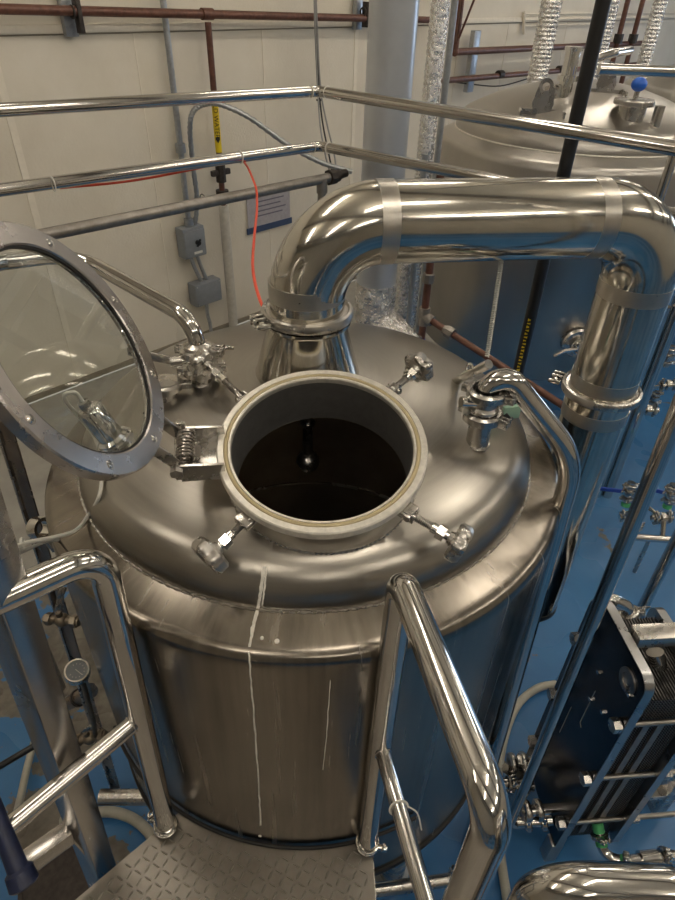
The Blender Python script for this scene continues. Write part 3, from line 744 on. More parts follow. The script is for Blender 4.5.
# ================================================================== LEFT STEEL FRAME
fb = thing('box_section_stand', aty(101,872,.62)*1.0, 'steel box section upright left of the gate', 'stand')
b0 = aty(101,872,.62); b1 = aty(-14,545,.62); b1 = b1+(b1-b0)*.25
fu = (b1-b0).normalized()
fdir = V((.93,-.37,0))
MB().box((b0+b1)/2-fu*.1, ((b1-b0).length+.2, .058, .058), fu, fdir, .004, 2).build('upright', M['boxbeam'], fb)
q = aty(70,832,.60); MB().beam(q, aty(20,868,.52), .04, .05, (0,0,1), .003).build('cross_bar', M['boxbeam'], fb)
MB().beam(aty(66,826,.60), aty(106,872,.61), .03, .006, (0,0,1), .001).build('gusset', M['boxbeam'], fb)
k0 = V((b0.x,b0.y,0)); MB().beam(k0, V((b0.x,b0.y,b0.z)), .058, .058, (fdir.x,fdir.y,0), .003).build('lower_upright', M['boxbeam'], fb)
MB().beam(b1-fu*.02, V((b1.x,b1.y,0))+V((-.5,0,b1.z)), .05, .05, (0,0,1), .003).build('top_bar', M['boxbeam'], fb)
# second brown strut further back
s0, s1 = aty(102,742,1.25), aty(2,415,1.25); s0e = s0-(s1-s0).normalized()*.6; s1e = s1+(s1-s0).normalized()*.15
sf = thing('angle_strut', V((s0e.x,s0e.y,0)), 'brown steel angle strut standing left of the tank shell', 'strut')
su = (s1e-s0e).normalized()
MB().box((s0e+s1e)/2, ((s1e-s0e).length,.042,.005), su, (1,-.25,0), .001).build('front_flange', M['darkbeam'], sf)
MB().box((s0e+s1e)/2-V((.020,-.02,0)), ((s1e-s0e).length,.008,.045), su, (1,-.25,0), .001).build('side_flange', M['satin'], sf)
MB().beam(V((s0e.x,s0e.y,0)), s0e, .04, .04, (0,1,0)).build('lower_leg', M['darkbeam'], sf)
# clamp ring on strut with cable bundle
cq = aty(40,528,1.16)
cg = thing('pipe_clamp', cq, 'shiny pipe clamp ring on the brown strut with cables through it', 'clamp')
MB().lathe([(.020,-.014),(.030,-.016),(.032,0),(.030,.016),(.020,.014)], cq, (.9,-.35,.25), 32, closed=True).build('ring', M['chrome'], cg)
MB().cyl(cq+V((.01,0,-.03)), cq+V((.018,0,-.065)), .013, seg=16).hexn(cq+V((.02,0,-.07)), V((.2,0,-1)), .012, .02).build('bolt', M['satin'], cg)
# white cable from lamp
def onskin(px, py, h=.007):
    p, nn = surfpt(px, py); return p+nn*h
wc = smooth([lt, lt+V((-.012,.0,.022)), lt+V((-.03,-.012,.012)), onskin(101,446,.03), onskin(103,474), onskin(101,498), onskin(90,517), aty(76,530,.92), aty(55,537,.84), aty(30,542,.78), aty(12,548,.70)])
tag(MB().tube(wc, .0042, 10).build('white_cable', M['white']), 'white cable curving from the sight lamp to the frame at left', 'cable')
gc = smooth([aty(71,541,.98), aty(60,540,.95), aty(45,542,.90), aty(28,549,.80), aty(12,556,.70)])
tag(MB().tube(gc, .0036, 10).build('grey_cable', M['cabgrey']), 'thin grey cable ending in a black plug below the white cable', 'cable')
tag(MB().cyl(aty(73,540,.985), aty(66,541,.97), .0065, .0045, seg=12).build('cable_plug', M['rubber']), 'small black plug on the end of the grey cable', 'plug')
tag(MB().torus(aty(22,543,.745), (1,.3,0), .008, .0025, 16, 6).build('cable_tie', M['white']), 'white cable tie on the cable bundle near the steel frame', 'cable tie')
# valve and pressure gauge by strut
def valve_small(name, c, ax, handle, label, mat='brass', hm='satin', sc=1.0, group=None):
    c, ax = V(c), V(ax).normalized(); t = thing(name, c, label, 'valve', group)
    u, v, _ = basis(ax)
    b = MB().cyl(c-ax*.055*sc, c+ax*.055*sc, .013*sc, seg=16).sphere(c, .021*sc, 16)
    for k in (-1, 1): b.hexn(c+ax*(k*.04*sc), ax, .019*sc, .016*sc)
    b.cyl(c, c+u*.035*sc, .009*sc, seg=12)
    b.build('valve_body', M[mat], t)
    h = V(handle); q = c+u*.036*sc
    MB().beam(q-h.normalized()*.01*sc, q+h*.5*sc+u*.012*sc, .004*sc, .016*sc, u, .001).beam(q+h*.5*sc+u*.012*sc, q+h*sc+u*.012*sc, .007*sc, .018*sc, u, .002).build('handle', M[hm], t)
    return t
valve_small('ball_valve', aty(62,620,1.10), (1,-.15,.1), V((.03,.02,.07)), 'tarnished ball valve on the strut above the pressure gauge')
tag(MB().tube([aty(52,590,1.13), aty(57,612,1.11)], .007, 10).build('short_pipe', M['iron']), 'short dark pipe above the tarnished ball valve', 'pipe')
gq = aty(77,671,1.02)
pg = thing('pressure_gauge', gq, 'round steel pressure gauge left of the tank shell', 'gauge')
ga = (CAM-gq).normalized(); ga = (ga+V((-.15,.3,.15))).normalized()
MB().lathe([(0,-.022),(.032,-.022),(.036,-.018),(.036,.004),(.034,.007),(.030,.007),(.030,.002),(0,.002)], gq, ga, 40).build('case', M['chrome'], pg)
df = MB().lathe([(0,.003),(.0295,.003),(.0295,.0035),(0,.0035)], gq, ga, 32).build('dial', M['dial'], pg)
u_, v_, _ = basis(ga); mb = MB()
for k in range(11):
    t = math.radians(-225+27*k)+PI/2; d = u_*math.cos(t)+v_*math.sin(t); mb.beam(gq+d*.018+ga*.004, gq+d*.022+ga*.004, .0012, .0008, ga)
mb.beam(gq+ga*.0045-u_*.005+v_*.003, gq+ga*.0045+u_*.017-v_*.010, .0018, .0008, ga); mb.build('needle', M['white'], df)
MB().tube([gq-V((0,0,.028)), gq-V((-.003,0,.07)), aty(93,720,1.0), aty(96,738,1.0)], .008, 12, bend=.012).hexn(gq-V((0,0,.045)), (0,0,1), .012, .016).build('stem', M['brass'], pg)
valve_small('ball_valve', aty(90,738,1.0), (1,.1,.25), V((.04,0,.03)), 'tarnished ball valve at the foot of the pressure gauge stem')
# navy grip and things in the lower left
nv = thing('spray_nozzle', atz(20,880,1.55), 'dark navy rubber nozzle at lower left corner', 'nozzle')
n0, n1 = atz(-14,790,1.72), atz(24,884,1.60); nd = (n1-n0).normalized()
MB().lathe([(0,0),(.016,0),(.0165,.10),(.018,(n1-n0).length-.03),(.024,(n1-n0).length-.025),(.026,(n1-n0).length),(.022,(n1-n0).length+.004),(0,(n1-n0).length+.002)], n0, nd, 28).build('grip', M['navy'], nv)
MB().cyl(n0-nd*.08, n0+nd*.004, .010, seg=16).build('hose_tail', M['rubber'], nv)
# hoses on the floor at left
def hose(pix, r, name, mat, label, cat='hose', z=None, n=8):
    pts = []
    for (x, y, zz) in pix: pts.append(atz(x, y, zz))
    return tag(MB().tube(smooth(pts, n), r, 12).build(name, M[mat]), label, cat)
hose([(62,822,.12),(88,814,.05),(112,812,.05),(135,820,.05),(152,838,.05),(150,862,.05)], .022, 'floor_hose', 'hosewhite', 'pale hose curling under the gate beside the tank foot')
hose([(34,742,.05),(27,768,.06),(20,800,.10),(8,850,.2)], .016, 'floor_hose', 'hosewhite', 'pale hose running down the blue floor at far left')
hose([(100,905,.02),(97,870,.02),(84,846,.02),(60,838,.02),(40,850,.02)], .012, 'floor_hose', 'hosewhite', 'thin pale hose curved around the dark floor drain')
tag(MB().tube([atz(100,797,.3), atz(150,797,.3)], .03, 16).build('low_pipe', M['satin']), 'horizontal steel pipe low behind the gate post', 'pipe')
tag(MB().tube([atz(-10,772,.6), atz(48,738,.6)], .012, 12).build('black_bar', M['black']), 'thin black bar crossing behind the steel uprights', 'bar')
dr = thing('floor_drain', atz(62,880,0), 'dark round floor drain pit under the steel frame', 'drain')
MB().lathe([(0,.004),(.15,.004),(.155,.008),(.17,.008),(.172,0),(0,0)], atz(64,878,0), seg=40).build('drain_cover', M['iron'], dr)
lp = thing('low_pipe', aty(72,700,1.35), 'short dark banded pipe behind the gauge stem', 'pipe')
MB().cyl(aty(60,708,1.35), aty(92,690,1.35), .028, seg=20).build('pipe', M['darkbeam'], lp); MB().torus(aty(78,698,1.35), aty(92,690,1.35)-aty(60,708,1.35), .03, .006, 24, 8).build('band', M['iron'], lp)

# ================================================================== REAR TANKS
def rear(cx, cy, R, label, zs=2.15, zb=.8, lugs=True):
    t = thing('brewing_tank', (cx,cy,0), label, 'tank'); c = V((cx,cy,0))
    MB().lathe([(0,zb),(R-.02,zb),(R,zb+.02),(R,zs-.05),(R-.012,zs-.012),(R-.03,zs),(R-.10,zs+.035),(R-.11,zs+.03),(0,zs)], c, seg=112).build('shell', M['rear_tank'], t, ang=50)
    Rd = R-.10; k = .13; RC = 1.75*R; a = math.asin((Rd-k)/(RC-k)); z0 = zs+.03; zz = z0-(RC-k)*math.cos(a)
    pr = [(Rd,zs+.0),(Rd,z0)]+[(Rd-k+k*math.cos((PI/2-a)*i/8), z0+k*math.sin((PI/2-a)*i/8)) for i in range(1,9)]+[(RC*math.sin(a*(1-i/14)), zz+RC*math.cos(a*(1-i/14))) for i in range(1,15)]
    pr[-1] = (0, pr[-1][1])
    MB().lathe(pr, c, seg=112).build('dome', M['rear_tank'], t, ang=50)
    MB().torus(c+V((0,0,zs+.035)), (0,0,1), Rd+.002, .005, 96, 6).build('weld_seam', M['ring'], t)
    for q in range(4):
        an = q*PI/2+.6; p = c+V((math.cos(an), math.sin(an), 0))*(R-.15)
        MB().cyl(p, p+V((0,0,zb+.01)), .055, seg=20).build('leg', M['satin'], t)
    return t, lambda x, y: zz+math.sqrt(max(0, RC*RC-(x-cx)**2-(y-cy)**2))
rt1, dzr = rear(aty(572,150,4.5).x, 4.5, .885, 'big steel tank standing behind the thick curved pipe')
cR = V((aty(572,150,4.5).x, 4.5, 0))
rear(aty(708,110,6.3).x, 6.3, .885, 'partly hidden steel tank at far right behind the other rear tank')
# seams on shell shoulder
# lifting lugs
def onr(px, py, it=30):
    best = None
    for k in range(3000):
        p = aty(px, py, 3.5+k*.0007)
        if math.hypot(p.x-cR.x, p.y-cR.y) > .77: continue
        g = p.z-dzr(p.x, p.y)
        if best is None or g < best[0]: best = (g, p)
        if g <= 0: break
    p = best[1]; return V((p.x, p.y, dzr(p.x, p.y)))
for (px, py, s_) in ((541,112,1.0),(604,92,.9)):
    p = onr(px, py); d = V((1,-.15,0)).normalized(); mb = MB()
    h = .17*s_; wq = .075*s_
    outer = [(-wq,-.01),(wq,-.01)]+[(.04*s_*math.cos(a_), h-.04*s_+.04*s_*math.sin(a_)) for a_ in [PI*i/10 for i in range(11)]]
    hole = [(.021*s_*math.cos(2*PI*i/20), h-.042*s_+.021*s_*math.sin(2*PI*i/20)) for i in range(20)]
    # ring of quads around the hole
    nh = 20; oo = []
    for i in range(nh):
        a_ = 2*PI*i/nh; dx, dy = math.cos(a_), math.sin(a_); best = None
        cxh, cyh = 0, h-.042*s_
        for k in range(len(outer)):
            (x1,y1),(x2,y2) = outer[k], outer[(k+1) % len(outer)]
            den = dx*(y2-y1)-dy*(x2-x1)
            if abs(den) < 1e-9: continue
            tt = ((x1-cxh)*(y2-y1)-(y1-cyh)*(x2-x1))/den; ss = ((x1-cxh)*dy-(y1-cyh)*dx)/den
            if tt > 0 and -1e-6 <= ss <= 1+1e-6 and (best is None or tt < best): best = tt
        oo.append((cxh+dx*best, cyh+dy*best))
    nn = d.cross(V((0,0,1))); rings = []
    for pl, off in ((hole,0),(oo,0),(oo,.014),(hole,.014)):
        rings.append([mb.bm.verts.new(p+d*x+V((0,0,1))*y+nn*off) for x, y in pl])
    for A, B in zip(rings, rings[1:]+rings[:1]): mb.bridge(A, B)
    mb.build('lifting_lug', M['satin'], rt1)
    MB().beam(p-d*.12*s_, p+d*.12*s_, .012, .03, (0,0,1)).beam(p-d*.12*s_-nn*.03, p-d*.12*s_+nn*.1, .012, .03, (0,0,1)).beam(p+d*.12*s_-nn*.03, p+d*.12*s_+nn*.1, .012, .03, (0,0,1)).build('lug_base', M['satin'], rt1)
p = onr(564, 95)
po = MB().cyl(p-V((0,0,.03)), p+V((0,0,.08)), .04, seg=24).lathe([(.04,.07),(.058,.072),(.058,.1),(.04,.1)], p, seg=24, closed=True).cyl(p+V((0,0,.1)), p+V((0,0,.22)), .042, seg=24).lathe([(.03,.22),(.05,.22),(.05,.24),(0,.24)], p, seg=24).build('dome_port', M['chrome'], rt1); po['label'] = 'capped sight port on the rear tank'
p2 = onr(552, 96); MB().lathe([(0,-.02),(.05,-.02),(.05,.05),(.035,.06),(0,.06)], p2, seg=24).build('dome_fitting', M['satin'], rt1)
q0 = onr(580, 93); q1 = onr(598,88)
MB().tube([q0, q0+V((0,0,.16)), q0+V((.16,.05,.20)), q0+V((.34,.3,.20))], .024, 18, bend=.06).build('spray_pipe', M['polish'], rt1)
p = onr(631, 114)
cp = MB().cyl(p-V((0,0,.03)), p+V((0,0,.045)), .075, seg=32).lathe([(0,.045),(.105,.045),(.11,.052),(.11,.068),(.105,.075),(0,.075)], p, seg=36).build('relief_port', M['satin'], rt1)
bv = thing('blue_knob_valve', p+V((0,0,.076)), 'small valve with round blue knob on the rear tank', 'valve')
MB().cyl(p+V((0,0,.076)), p+V((0,0,.125)), .014, seg=14).build('stem', M['satin'], bv)
MB().sphere(p+V((0,0,.145)), .042, 20, sc=.85).build('knob', M['blueknob'], bv)
p = onr(664, 118) if False else onr(655,124)
MB().cyl(p-V((0,0,.02)), p+V((0,0,.09)), .028, seg=20).build('side_stub', M['polish'], rt1)
# manway door on rear tank side
sd = V((math.sin(-.36)*1, -math.cos(-.36), 0))
pd_ = aty(574,338,cR.y-.84)
dd = (V((pd_.x,pd_.y,0))-V((cR.x,cR.y,0))).normalized(); pd_ = V((cR.x,cR.y,pd_.z))+dd*.885
mw = MB().lathe([(0,-.01),(.10,-.01),(.10,.03),(.088,.045),(0,.055)], pd_, dd, 32).build('side_valve_port', M['satin'], rt1)
u_, v_, _ = basis(dd)
MB().cyl(pd_+dd*.04, pd_+dd*.12, .03, seg=20).torus(pd_+dd*.08, dd, .045, .012, 24, 8).tube([pd_+dd*.1, pd_+dd*.1+v_*.1-u_*.02, pd_+dd*.12+v_*.17-u_*.05], .012, 10).tube([pd_+dd*.1, pd_+dd*.1-v_*.08-u_*.04], .012, 10).build('sample_valve', M['chrome'], mw)

# rear grating rail at right top
rg = thing('rear_rail', aty(640,70,3.4), 'polished horizontal rail above the rear tanks at right', 'railing')
MB().tube([aty(599,69,3.4), aty(700,73,3.4)], .024, 18).build('rail', M['polish'], rg)
q = aty(700,73,3.4); MB().cyl(V((q.x,q.y,0)), q, .024, seg=16).build('post', M['polish'], rg)

# ================================================================== TALL DUCTS AND PIPES
yd = 3.1
d0 = aty(391,0,yd); d1 = aty(376,285,yd)
gdt = thing('grey_vent_duct', (d1.x,d1.y,d1.z), 'wide pale grey vent duct rising behind the tank', 'duct')
MB().cyl((d1.x,d1.y,d1.z), (d1.x-.0,d1.y,ZC), .1025, seg=40).build('riser', M['greyduct'], gdt)
e1 = aty(377,318,yd); e2 = aty(408,352,yd-.12); e3 = aty(470,430,yd-.3)
MB().tube([V((d1.x,d1.y,d1.z+.02)), V((d1.x,d1.y,e1.z)), e2], .107, 32, bend=.06).build('foil_joint', M['foil2'], gdt)
MB().tube([e1+(e2-e1)*.25, e2, V((e3.x,e3.y,0.02))], .085, 32, bend=.12).build('lower_duct', M['pvc'], gdt)
fd = e2-e1; fd.normalize(); MB().cyl(e1+fd*.05, e1+fd*.16, .094, seg=32).build('tape_sleeve', M['foil2'], gdt)

def riser(px, py, y, r, zb, mat, name, label, cat='pipe', corr=False, parts=None, group=None, ztop=ZC):
    p = aty(px, py, y); t = thing(name, (p.x,p.y,zb), label, cat, group)
    if corr:
        pr = []; z = zb; k = 0
        while z < ztop: pr.append((r*(1+(.06 if k % 2 else -.03)), z-zb)); z += .014; k += 1
        MB().lathe([(0,0)]+pr+[(0,pr[-1][1])], (p.x,p.y,zb), seg=20).build('insulation', M[mat], t)
    else: MB().cyl((p.x,p.y,zb), (p.x,p.y,ztop), r, seg=20).build('tube', M[mat], t)
    return t, p
riser(441,0,3.7,.046,1.15,'foil','insulated_pipe','foil wrapped pipe rising just right of the grey duct', corr=True)
riser(455,0,3.78,.018,1.0,'galv','thin_pipe','thin bright pipe beside the foil wrapped pipe')
riser(552,0,5.6,.075,2.3,'foil','insulated_pipe','foil duct dropping behind the rear tank lug', corr=True)
riser(613,0,6.2,.055,2.0,'foil','insulated_pipe','foil wrapped pipe just right of the black pole', corr=True)
riser(661,0,6.2,.055,2.0,'foil','insulated_pipe','foil wrapped pipe in the top right corner', corr=True)
# lower insulated pair + brown tee
ip = aty(406,262,3.3)
tag(MB().cyl((ip.x,ip.y,0), (ip.x,ip.y,ip.z), .036, seg=18).build('insulated_pipe', M['foil']), 'short silver wrapped pipe under the thick curved pipe', 'pipe')
ip2 = aty(415,256,3.25)
tag(MB().cyl((ip2.x,ip2.y,0), (ip2.x,ip2.y,ip2.z+.5), .016, seg=14).build('thin_pipe', M['galv']), 'thin silver pipe between wrapped pipe and brown pipe', 'pipe')
bp = aty(424,316,3.1)
bt = thing('brown_pipe', (bp.x,bp.y,0), 'brown pipe with tee fitting under the thick curved pipe', 'pipe')
MB().cyl((bp.x,bp.y,.0), (bp.x,bp.y,bp.z+.75), .020, seg=16).build('riser', M['brown'], bt)
MB().cyl((bp.x,bp.y,0), (bp.x,bp.y,bp.z-.13), .0215, seg=16).build('blue_section', M['bluehandle'], bt)
be = aty(500,365,2.75); bde = (be-bp).normalized()
MB().tube([bp, be, be+bde*.5], .018, 16).cyl(be+bde*.5, V(((be+bde*.5).x,(be+bde*.5).y,0)), .018, seg=12).build('branch', M['brown'], bt)
MB().cyl(bp-V((0,0,.05)), bp+V((0,0,.05)), .030, seg=16).cyl(bp, bp+bde*.06, .029, seg=16).build('tee_fitting', M['rough_pipe'], bt)
MB().cyl(bp+V((0,0,.19)), bp+V((0,0,.235)), .031, seg=8).torus(bp+V((0,0,.235)), (0,0,1), .024, .006, 20, 6).build('union', M['rough_pipe'], bt)
MB().cyl(bp+bde*.16, bp+bde*.205, .033, seg=8).cyl(bp+bde*.145, bp+bde*.165, .026, seg=16).build('union', M['rough_pipe'], bt)
# black pole
kb = aty(560,190,2.6); kp_ = thing('black_pole', (kb.x,kb.y,0), 'slim black pole running floor to ceiling right of center', 'pole')
MB().cyl((kb.x,kb.y,0.012), (kb.x,kb.y,ZC), .0265, seg=20).lathe([(0,0),(.06,0),(.06,.012),(0,.012)], (kb.x,kb.y,0), seg=20).build('pole', M['black'], kp_)
for k in range(16):
    z = aty(535,318,2.6).z-k*.017; hgt = random.choice([.009,.012,.007]); 
    fw = V((-kb.x*.9,-kb.y,0)).normalized(); q = V((kb.x,kb.y,z))+fw*.0267
    uu = fw.cross(V((0,0,1)))
    MB().box(q+uu*.004, (.012,.0012,hgt*.5), uu, fw).box(q+uu*(.008-.010*(k % 2)), (.004,.0012,hgt), uu, fw).build('yellow_lettering', M['yellow'], kp_)

# ================================================================== WALL SERVICES
def wpipe(pa, pb, off, r, mat, name, label, e0=0., e1_=0., cat='pipe'):
    a, b = atw(*pa, off), atw(*pb, off); zz = (a.z+b.z)/2; d = (b-a).normalized()
    p0, p1 = a-d*e0, b+d*e1_
    t = thing(name, (p0+p1)/2, label, cat); MB().cyl(p0, p1, r, seg=16).build('tube', M[mat], t)
    return t, p0, p1, d
zA = atw(200,13,.14).z
t, pa, pb, dA = wpipe((0,9),(430,20),.14,.030,'brown','sprinkler_pipe','brown pipe running along the wall at the very top',3,.0)
for px in (69, 360):
    p = atw(px, 12, .08); p.z = zA if False else p.z
    MB().box(p+V((0,0,.03))-WN*.03, (.09,.05,.34), WU, WN, .004).build('strut_channel', M['galv'], t)
    q = atw(px+3, 12, .14); MB().torus(q, dA, .034, .008, 20, 8).box(q+WU*.04-V((0,0,.02)), (.03,.07,.2), WU, WN, .003).build('strap', M['iron'], t)
q = atw(207,14,.14); MB().cyl(q-dA*.05, q+dA*.05, .040, seg=16).build('tee', M['brown'], t)
# drop pipe
def vpipe(px, py0, py1, off, r, mat, parent, name):
    a = atw(px, py0, off); b = atw(px, py1, off)
    x = atw(px, (py0+py1)/2, off); 
    o = MB().cyl((a.x,a.y,a.z), (a.x,a.y,zlow(a, py1, off)), r, seg=16).build(name, M[mat], parent); return a
def zlow(a, py, off):
    # height at which the vertical line through a crosses image row py
    lo, hi = 0., 6.
    for _ in range(40):
        m = (lo+hi)/2; d = V((a.x,a.y,m))-CAM; y = 450-FPX*d.dot(UP)/d.dot(FW)
        if y > py: lo = m
        else: hi = m
    return lo
dp = thing('drop_pipe', atw(208,22,.14), 'brown drop pipe with yellow water label becoming white lower down', 'pipe')
a = atw(208,22,.14)
z1, z2, z3 = zlow(a,92,.14), zlow(a,152,.14), zlow(a,205,.14)
MB().cyl((a.x,a.y,a.z), (a.x,a.y,z3), .026, seg=16).build('upper_pipe', M['brown'], dp)
MB().cyl((a.x,a.y,z3), (a.x,a.y,0), .046, seg=20).build('lower_pipe', M['whitepipe'], dp)
MB().cyl((a.x,a.y,z3+.1), (a.x,a.y,z3+.13), .058, seg=16).cyl((a.x,a.y,z3+.2), (a.x,a.y,z3+.36), .045, seg=8).box((a.x,a.y,z3+.28), (.2,.04,.05), WU, WN, .01).build('union', M['iron'], dp)
lb = MB().cyl((a.x,a.y,z2), (a.x,a.y,zlow(a,104,.14)), .0285, seg=20).build('pipe_label', M['yellow'], dp)
def text(s, size, p, ux, uy, mat, parent, name='lettering', ext=.0006):
    cu = bpy.data.curves.new('t', 'FONT'); cu.body = s; cu.size = size; cu.extrude = ext; cu.align_x = 'CENTER'; cu.align_y = 'CENTER'
    o = bpy.data.objects.new('t', cu); COL.objects.link(o)
    bpy.context.view_layer.update(); me = bpy.data.meshes.new_from_object(o.evaluated_get(bpy.context.evaluated_depsgraph_get())); bpy.data.objects.remove(o)
    ux, uy = V(ux).normalized(), V(uy).normalized(); uz = ux.cross(uy); org = wloc(parent)
    mt = Matrix(((ux.x,uy.x,uz.x,p.x-org.x),(ux.y,uy.y,uz.y,p.y-org.y),(ux.z,uy.z,uz.z,p.z-org.z),(0,0,0,1)))
    me.transform(mt); me.materials.clear(); me.materials.append(M[mat]); r_ = bpy.data.objects.new(name, me); COL.objects.link(r_); r_.parent = parent; return r_
vw = V((-a.x,-a.y,0)).normalized(); ulab = V((0,0,-1)); 
zm = zlow(a,116,.14)
text('COLD WATER', .052, V((a.x,a.y,zm))+vw*.0292, ulab, ulab.cross(vw)*-1, 'ink', lb)
qa = V((a.x,a.y,zlow(a,139,.14)))+vw*.0290; sa = vw.cross(V((0,0,1)))
MB().prism([(-.018,.02),(.018,.02),(.018,.0),(.0,-.03),(-.018,.0)], qa, sa, (0,0,1), .0006).build('arrow', M['ink'], lb)
# vertical steel conduit left
cnd = thing('conduit', atw(163,-10,.08), 'grey steel conduit dropping down the wall to the switch box', 'conduit')
a = atw(163,0,.08); zj = zlow(a,150,.08); zb_ = zlow(a,225,.08)
bx = atw(191,241,.08)
MB().tube([V((a.x,a.y,ZC)), V((a.x,a.y,zj)), V((bx.x,bx.y,zj-.28)), V((bx.x,bx.y,bx.z+.12))], .024, 16, bend=.15).build('tube', M['galv'], cnd)
MB().cyl((a.x,a.y,zj-.02), (a.x,a.y,zj+.05), .042, seg=16).cyl((bx.x,bx.y,bx.z+.14), (bx.x,bx.y,bx.z+.2), .042, seg=16).build('coupling', M['galv'], cnd)
# switch box & junction box
sb = thing('switch_box', bx-V((0,0,.13)), 'upper grey switch box on the wall', 'electrical box')
MB().box(bx, (.23,.12,.27), WU, WN, .008).build('enclosure', M['elbox'], sb)
MB().box(bx+WN*.064-V((0,0,.005)), (.22,.012,.23), WU, WN, .003).build('cover', M['elbox'], sb)
MB().cyl(bx+WN*.07+WU*.02, bx+WN*.10+WU*.02, .022, seg=20).beam(bx+WN*.095+WU*.0-V((0,0,.03)), bx+WN*.095+WU*.04+V((0,0,.03)), .012, .012, WN).build('switch_knob', M['black'], sb)
MB().box(bx+WN*.072-V((0,0,.09))+WU*.02, (.09,.002,.022), WU, WN).build('rating_label', M['white'], sb)
jx = atw(205,291,.08)
jb = thing('junction_box', jx-V((0,0,.11)), 'lower grey junction box on the wall', 'electrical box')
MB().box(jx, (.30,.12,.22), WU, WN, .008).build('enclosure', M['elbox'], jb)
MB().box(jx+WN*.064, (.29,.010,.21), WU, WN, .003).build('cover', M['elbox'], jb)
for sx_ in (-1, 1):
    for sz_ in (-1, 1): MB().cyl(jx+WN*.066+WU*(.128*sx_)+V((0,0,.09*sz_)), jx+WN*.074+WU*(.128*sx_)+V((0,0,.09*sz_)), .007, seg=8).build('screw', M['galv'], jb)
tag(MB().tube(smooth([bx-V((0,0,.12))-WU*.03, (bx+jx)/2-WU*.04, jx+V((0,0,.11))-WU*.03]), .018, 12).build('flexible_conduit', M['galv']), 'left of two short flexible conduits joining the wall boxes', 'conduit')
tag(MB().tube(smooth([bx-V((0,0,.12))+WU*.04, (bx+jx)/2+WU*.03, jx+V((0,0,.11))+WU*.03]), .018, 12).build('flexible_conduit', M['galv']), 'right of two short flexible conduits joining the wall boxes', 'conduit')
tag(MB().tube(smooth([jx-V((0,0,.10)), jx-V((0,0,.25)), jx-V((0,0,.45))+WU*.02, jx-V((0,0,1.2))]), .018, 12).build('flexible_conduit', M['galv']), 'flexible conduit hanging below the lower wall box', 'conduit')
# ribbed conduit arch
fp = [bx+WU*.06+V((0,0,.12)), atw(197,200,.1), atw(193,165,.1), atw(190,130,.12), atw(193,112,.16), atw(205,104,.22), atw(222,105,.3), atw(250,118,.45), atw(285,143,.6), atw(320,162,.8), atw(352,172,1.0)]
fc = smooth(fp, 10)
mb = MB(); rads = [.021*(1+(.12 if i % 2 else -.1)) for i in range(len(fc))]
mb.tube(fc, rads, 12); tag(mb.build('flexible_conduit', M['galv']), 'ribbed conduit arching over the drop pipe toward the grey duct', 'conduit')
# thin cables right of it
cb = thing('cable_bundle', atw(318,0,.2), 'thin dark cables hanging behind the rail corner', 'cable')
for k, (dx, off) in enumerate(((0,.2),(3,.22),(-2,.25))):
    MB().tube(smooth([atw(314+dx*.3,-40,off), atw(316+dx*.4,30,off), atw(319+dx*.6,90,off), atw(323+dx*1.4,125,off+.1), atw(329+dx*1.8,155,off+.3), atw(334+dx,180,off+.5)]), .008, 8).build('cable', M['cabgrey'] if k else M['rubber'], cb)
MB().torus(atw(319,100,.2), (0,0,1), .02, .008, 14, 6).build('cable_tie', M['rubber'], cb)
# paper sleeve
pc = atw(269,206,.012)
ps = thing('paper_sign', pc, 'printed notice in a clear sleeve with blue bottom strip on wall', 'sign')
MB().box(pc, (.56,.006,.40), WU, WN).build('sheet', M['paper'], ps)
MB().box(pc+WN*.004-V((0,0,.195)), (.60,.008,.06), WU, WN).build('blue_strip', M['bluestrip'], ps)
mb = MB()
for k in range(5): mb.box(pc+WN*.004+V((0,0,.11-.045*k))+WU*(.02*(k % 2)), (.40-.05*(k % 3),.003,.012), WU, WN)
mb.build('printed_lines', M['print'], ps)
# right wall brown pipes
t, p0, p1, d = wpipe((455,52),(592,45.5),.2,.036,'brown','brown_wall_pipe','upper brown horizontal pipe on the wall above the rear tank',0,2.0)
t2, q0, q1, d = wpipe((440,81),(592,68),.2,.032,'brown','brown_wall_pipe','lower brown horizontal pipe on the wall above the rear tank',.0,2.0)
p = atw(455,52,.2); MB().cyl(p, (p.x,p.y,ZC), .036, seg=14).sphere(p, .045, 14).build('riser', M['brown'], t)
p = atw(472,62,.12); MB().box(p, (.13,.06,.62), WU, WN, .004).build('strut_channel', M['galv'], t2)
for px in (500, 560): MB().cyl(atw(px,76-(px-480)*.085,.2)-d*.05, atw(px,76-(px-480)*.085,.2)+d*.05, .045, seg=12).build('coupling', M['iron'], t2)
for px, lbx in ((628,'left of the two brown risers near top right'),(643,'right of the two brown risers near top right')):
    p = atw(px, 0, .25); tt = thing('brown_riser', (p.x,p.y,0), lbx, 'pipe'); MB().cyl((p.x,p.y,.0), (p.x,p.y,ZC), .038, seg=14).build('tube', M['brown'], tt)
    MB().cyl((p.x,p.y,atw(px,38,.25).z-.06), (p.x,p.y,atw(px,38,.25).z+.06), .07, seg=10).build('coupling', M['iron'], tt)
tag(MB().tube(smooth([atw(440,80,.15), atw(470,84,.12), atw(500,86,.12), atw(530,78,.12)]), .008, 8).build('wall_cable', M['iron']), 'thin dark cable sagging below the lower brown pipe', 'cable')
tag(MB().cyl(atw(462,0,.5), atw(457,42,.25), .012, seg=8).build('brace_rod', M['brown']), 'thin brown brace rod beside the brown pipe corner', 'rod')
tag(MB().cyl(atw(474,0,.5), atw(459,38,.3), .012, seg=8).build('brace_rod', M['brown']), 'slanting brown brace rod right of the other rod', 'rod')
cc = atw(530,22,.04); cs = thing('wall_conduit', cc, 'thin cream conduits along the wall above the rear tank', 'conduit')
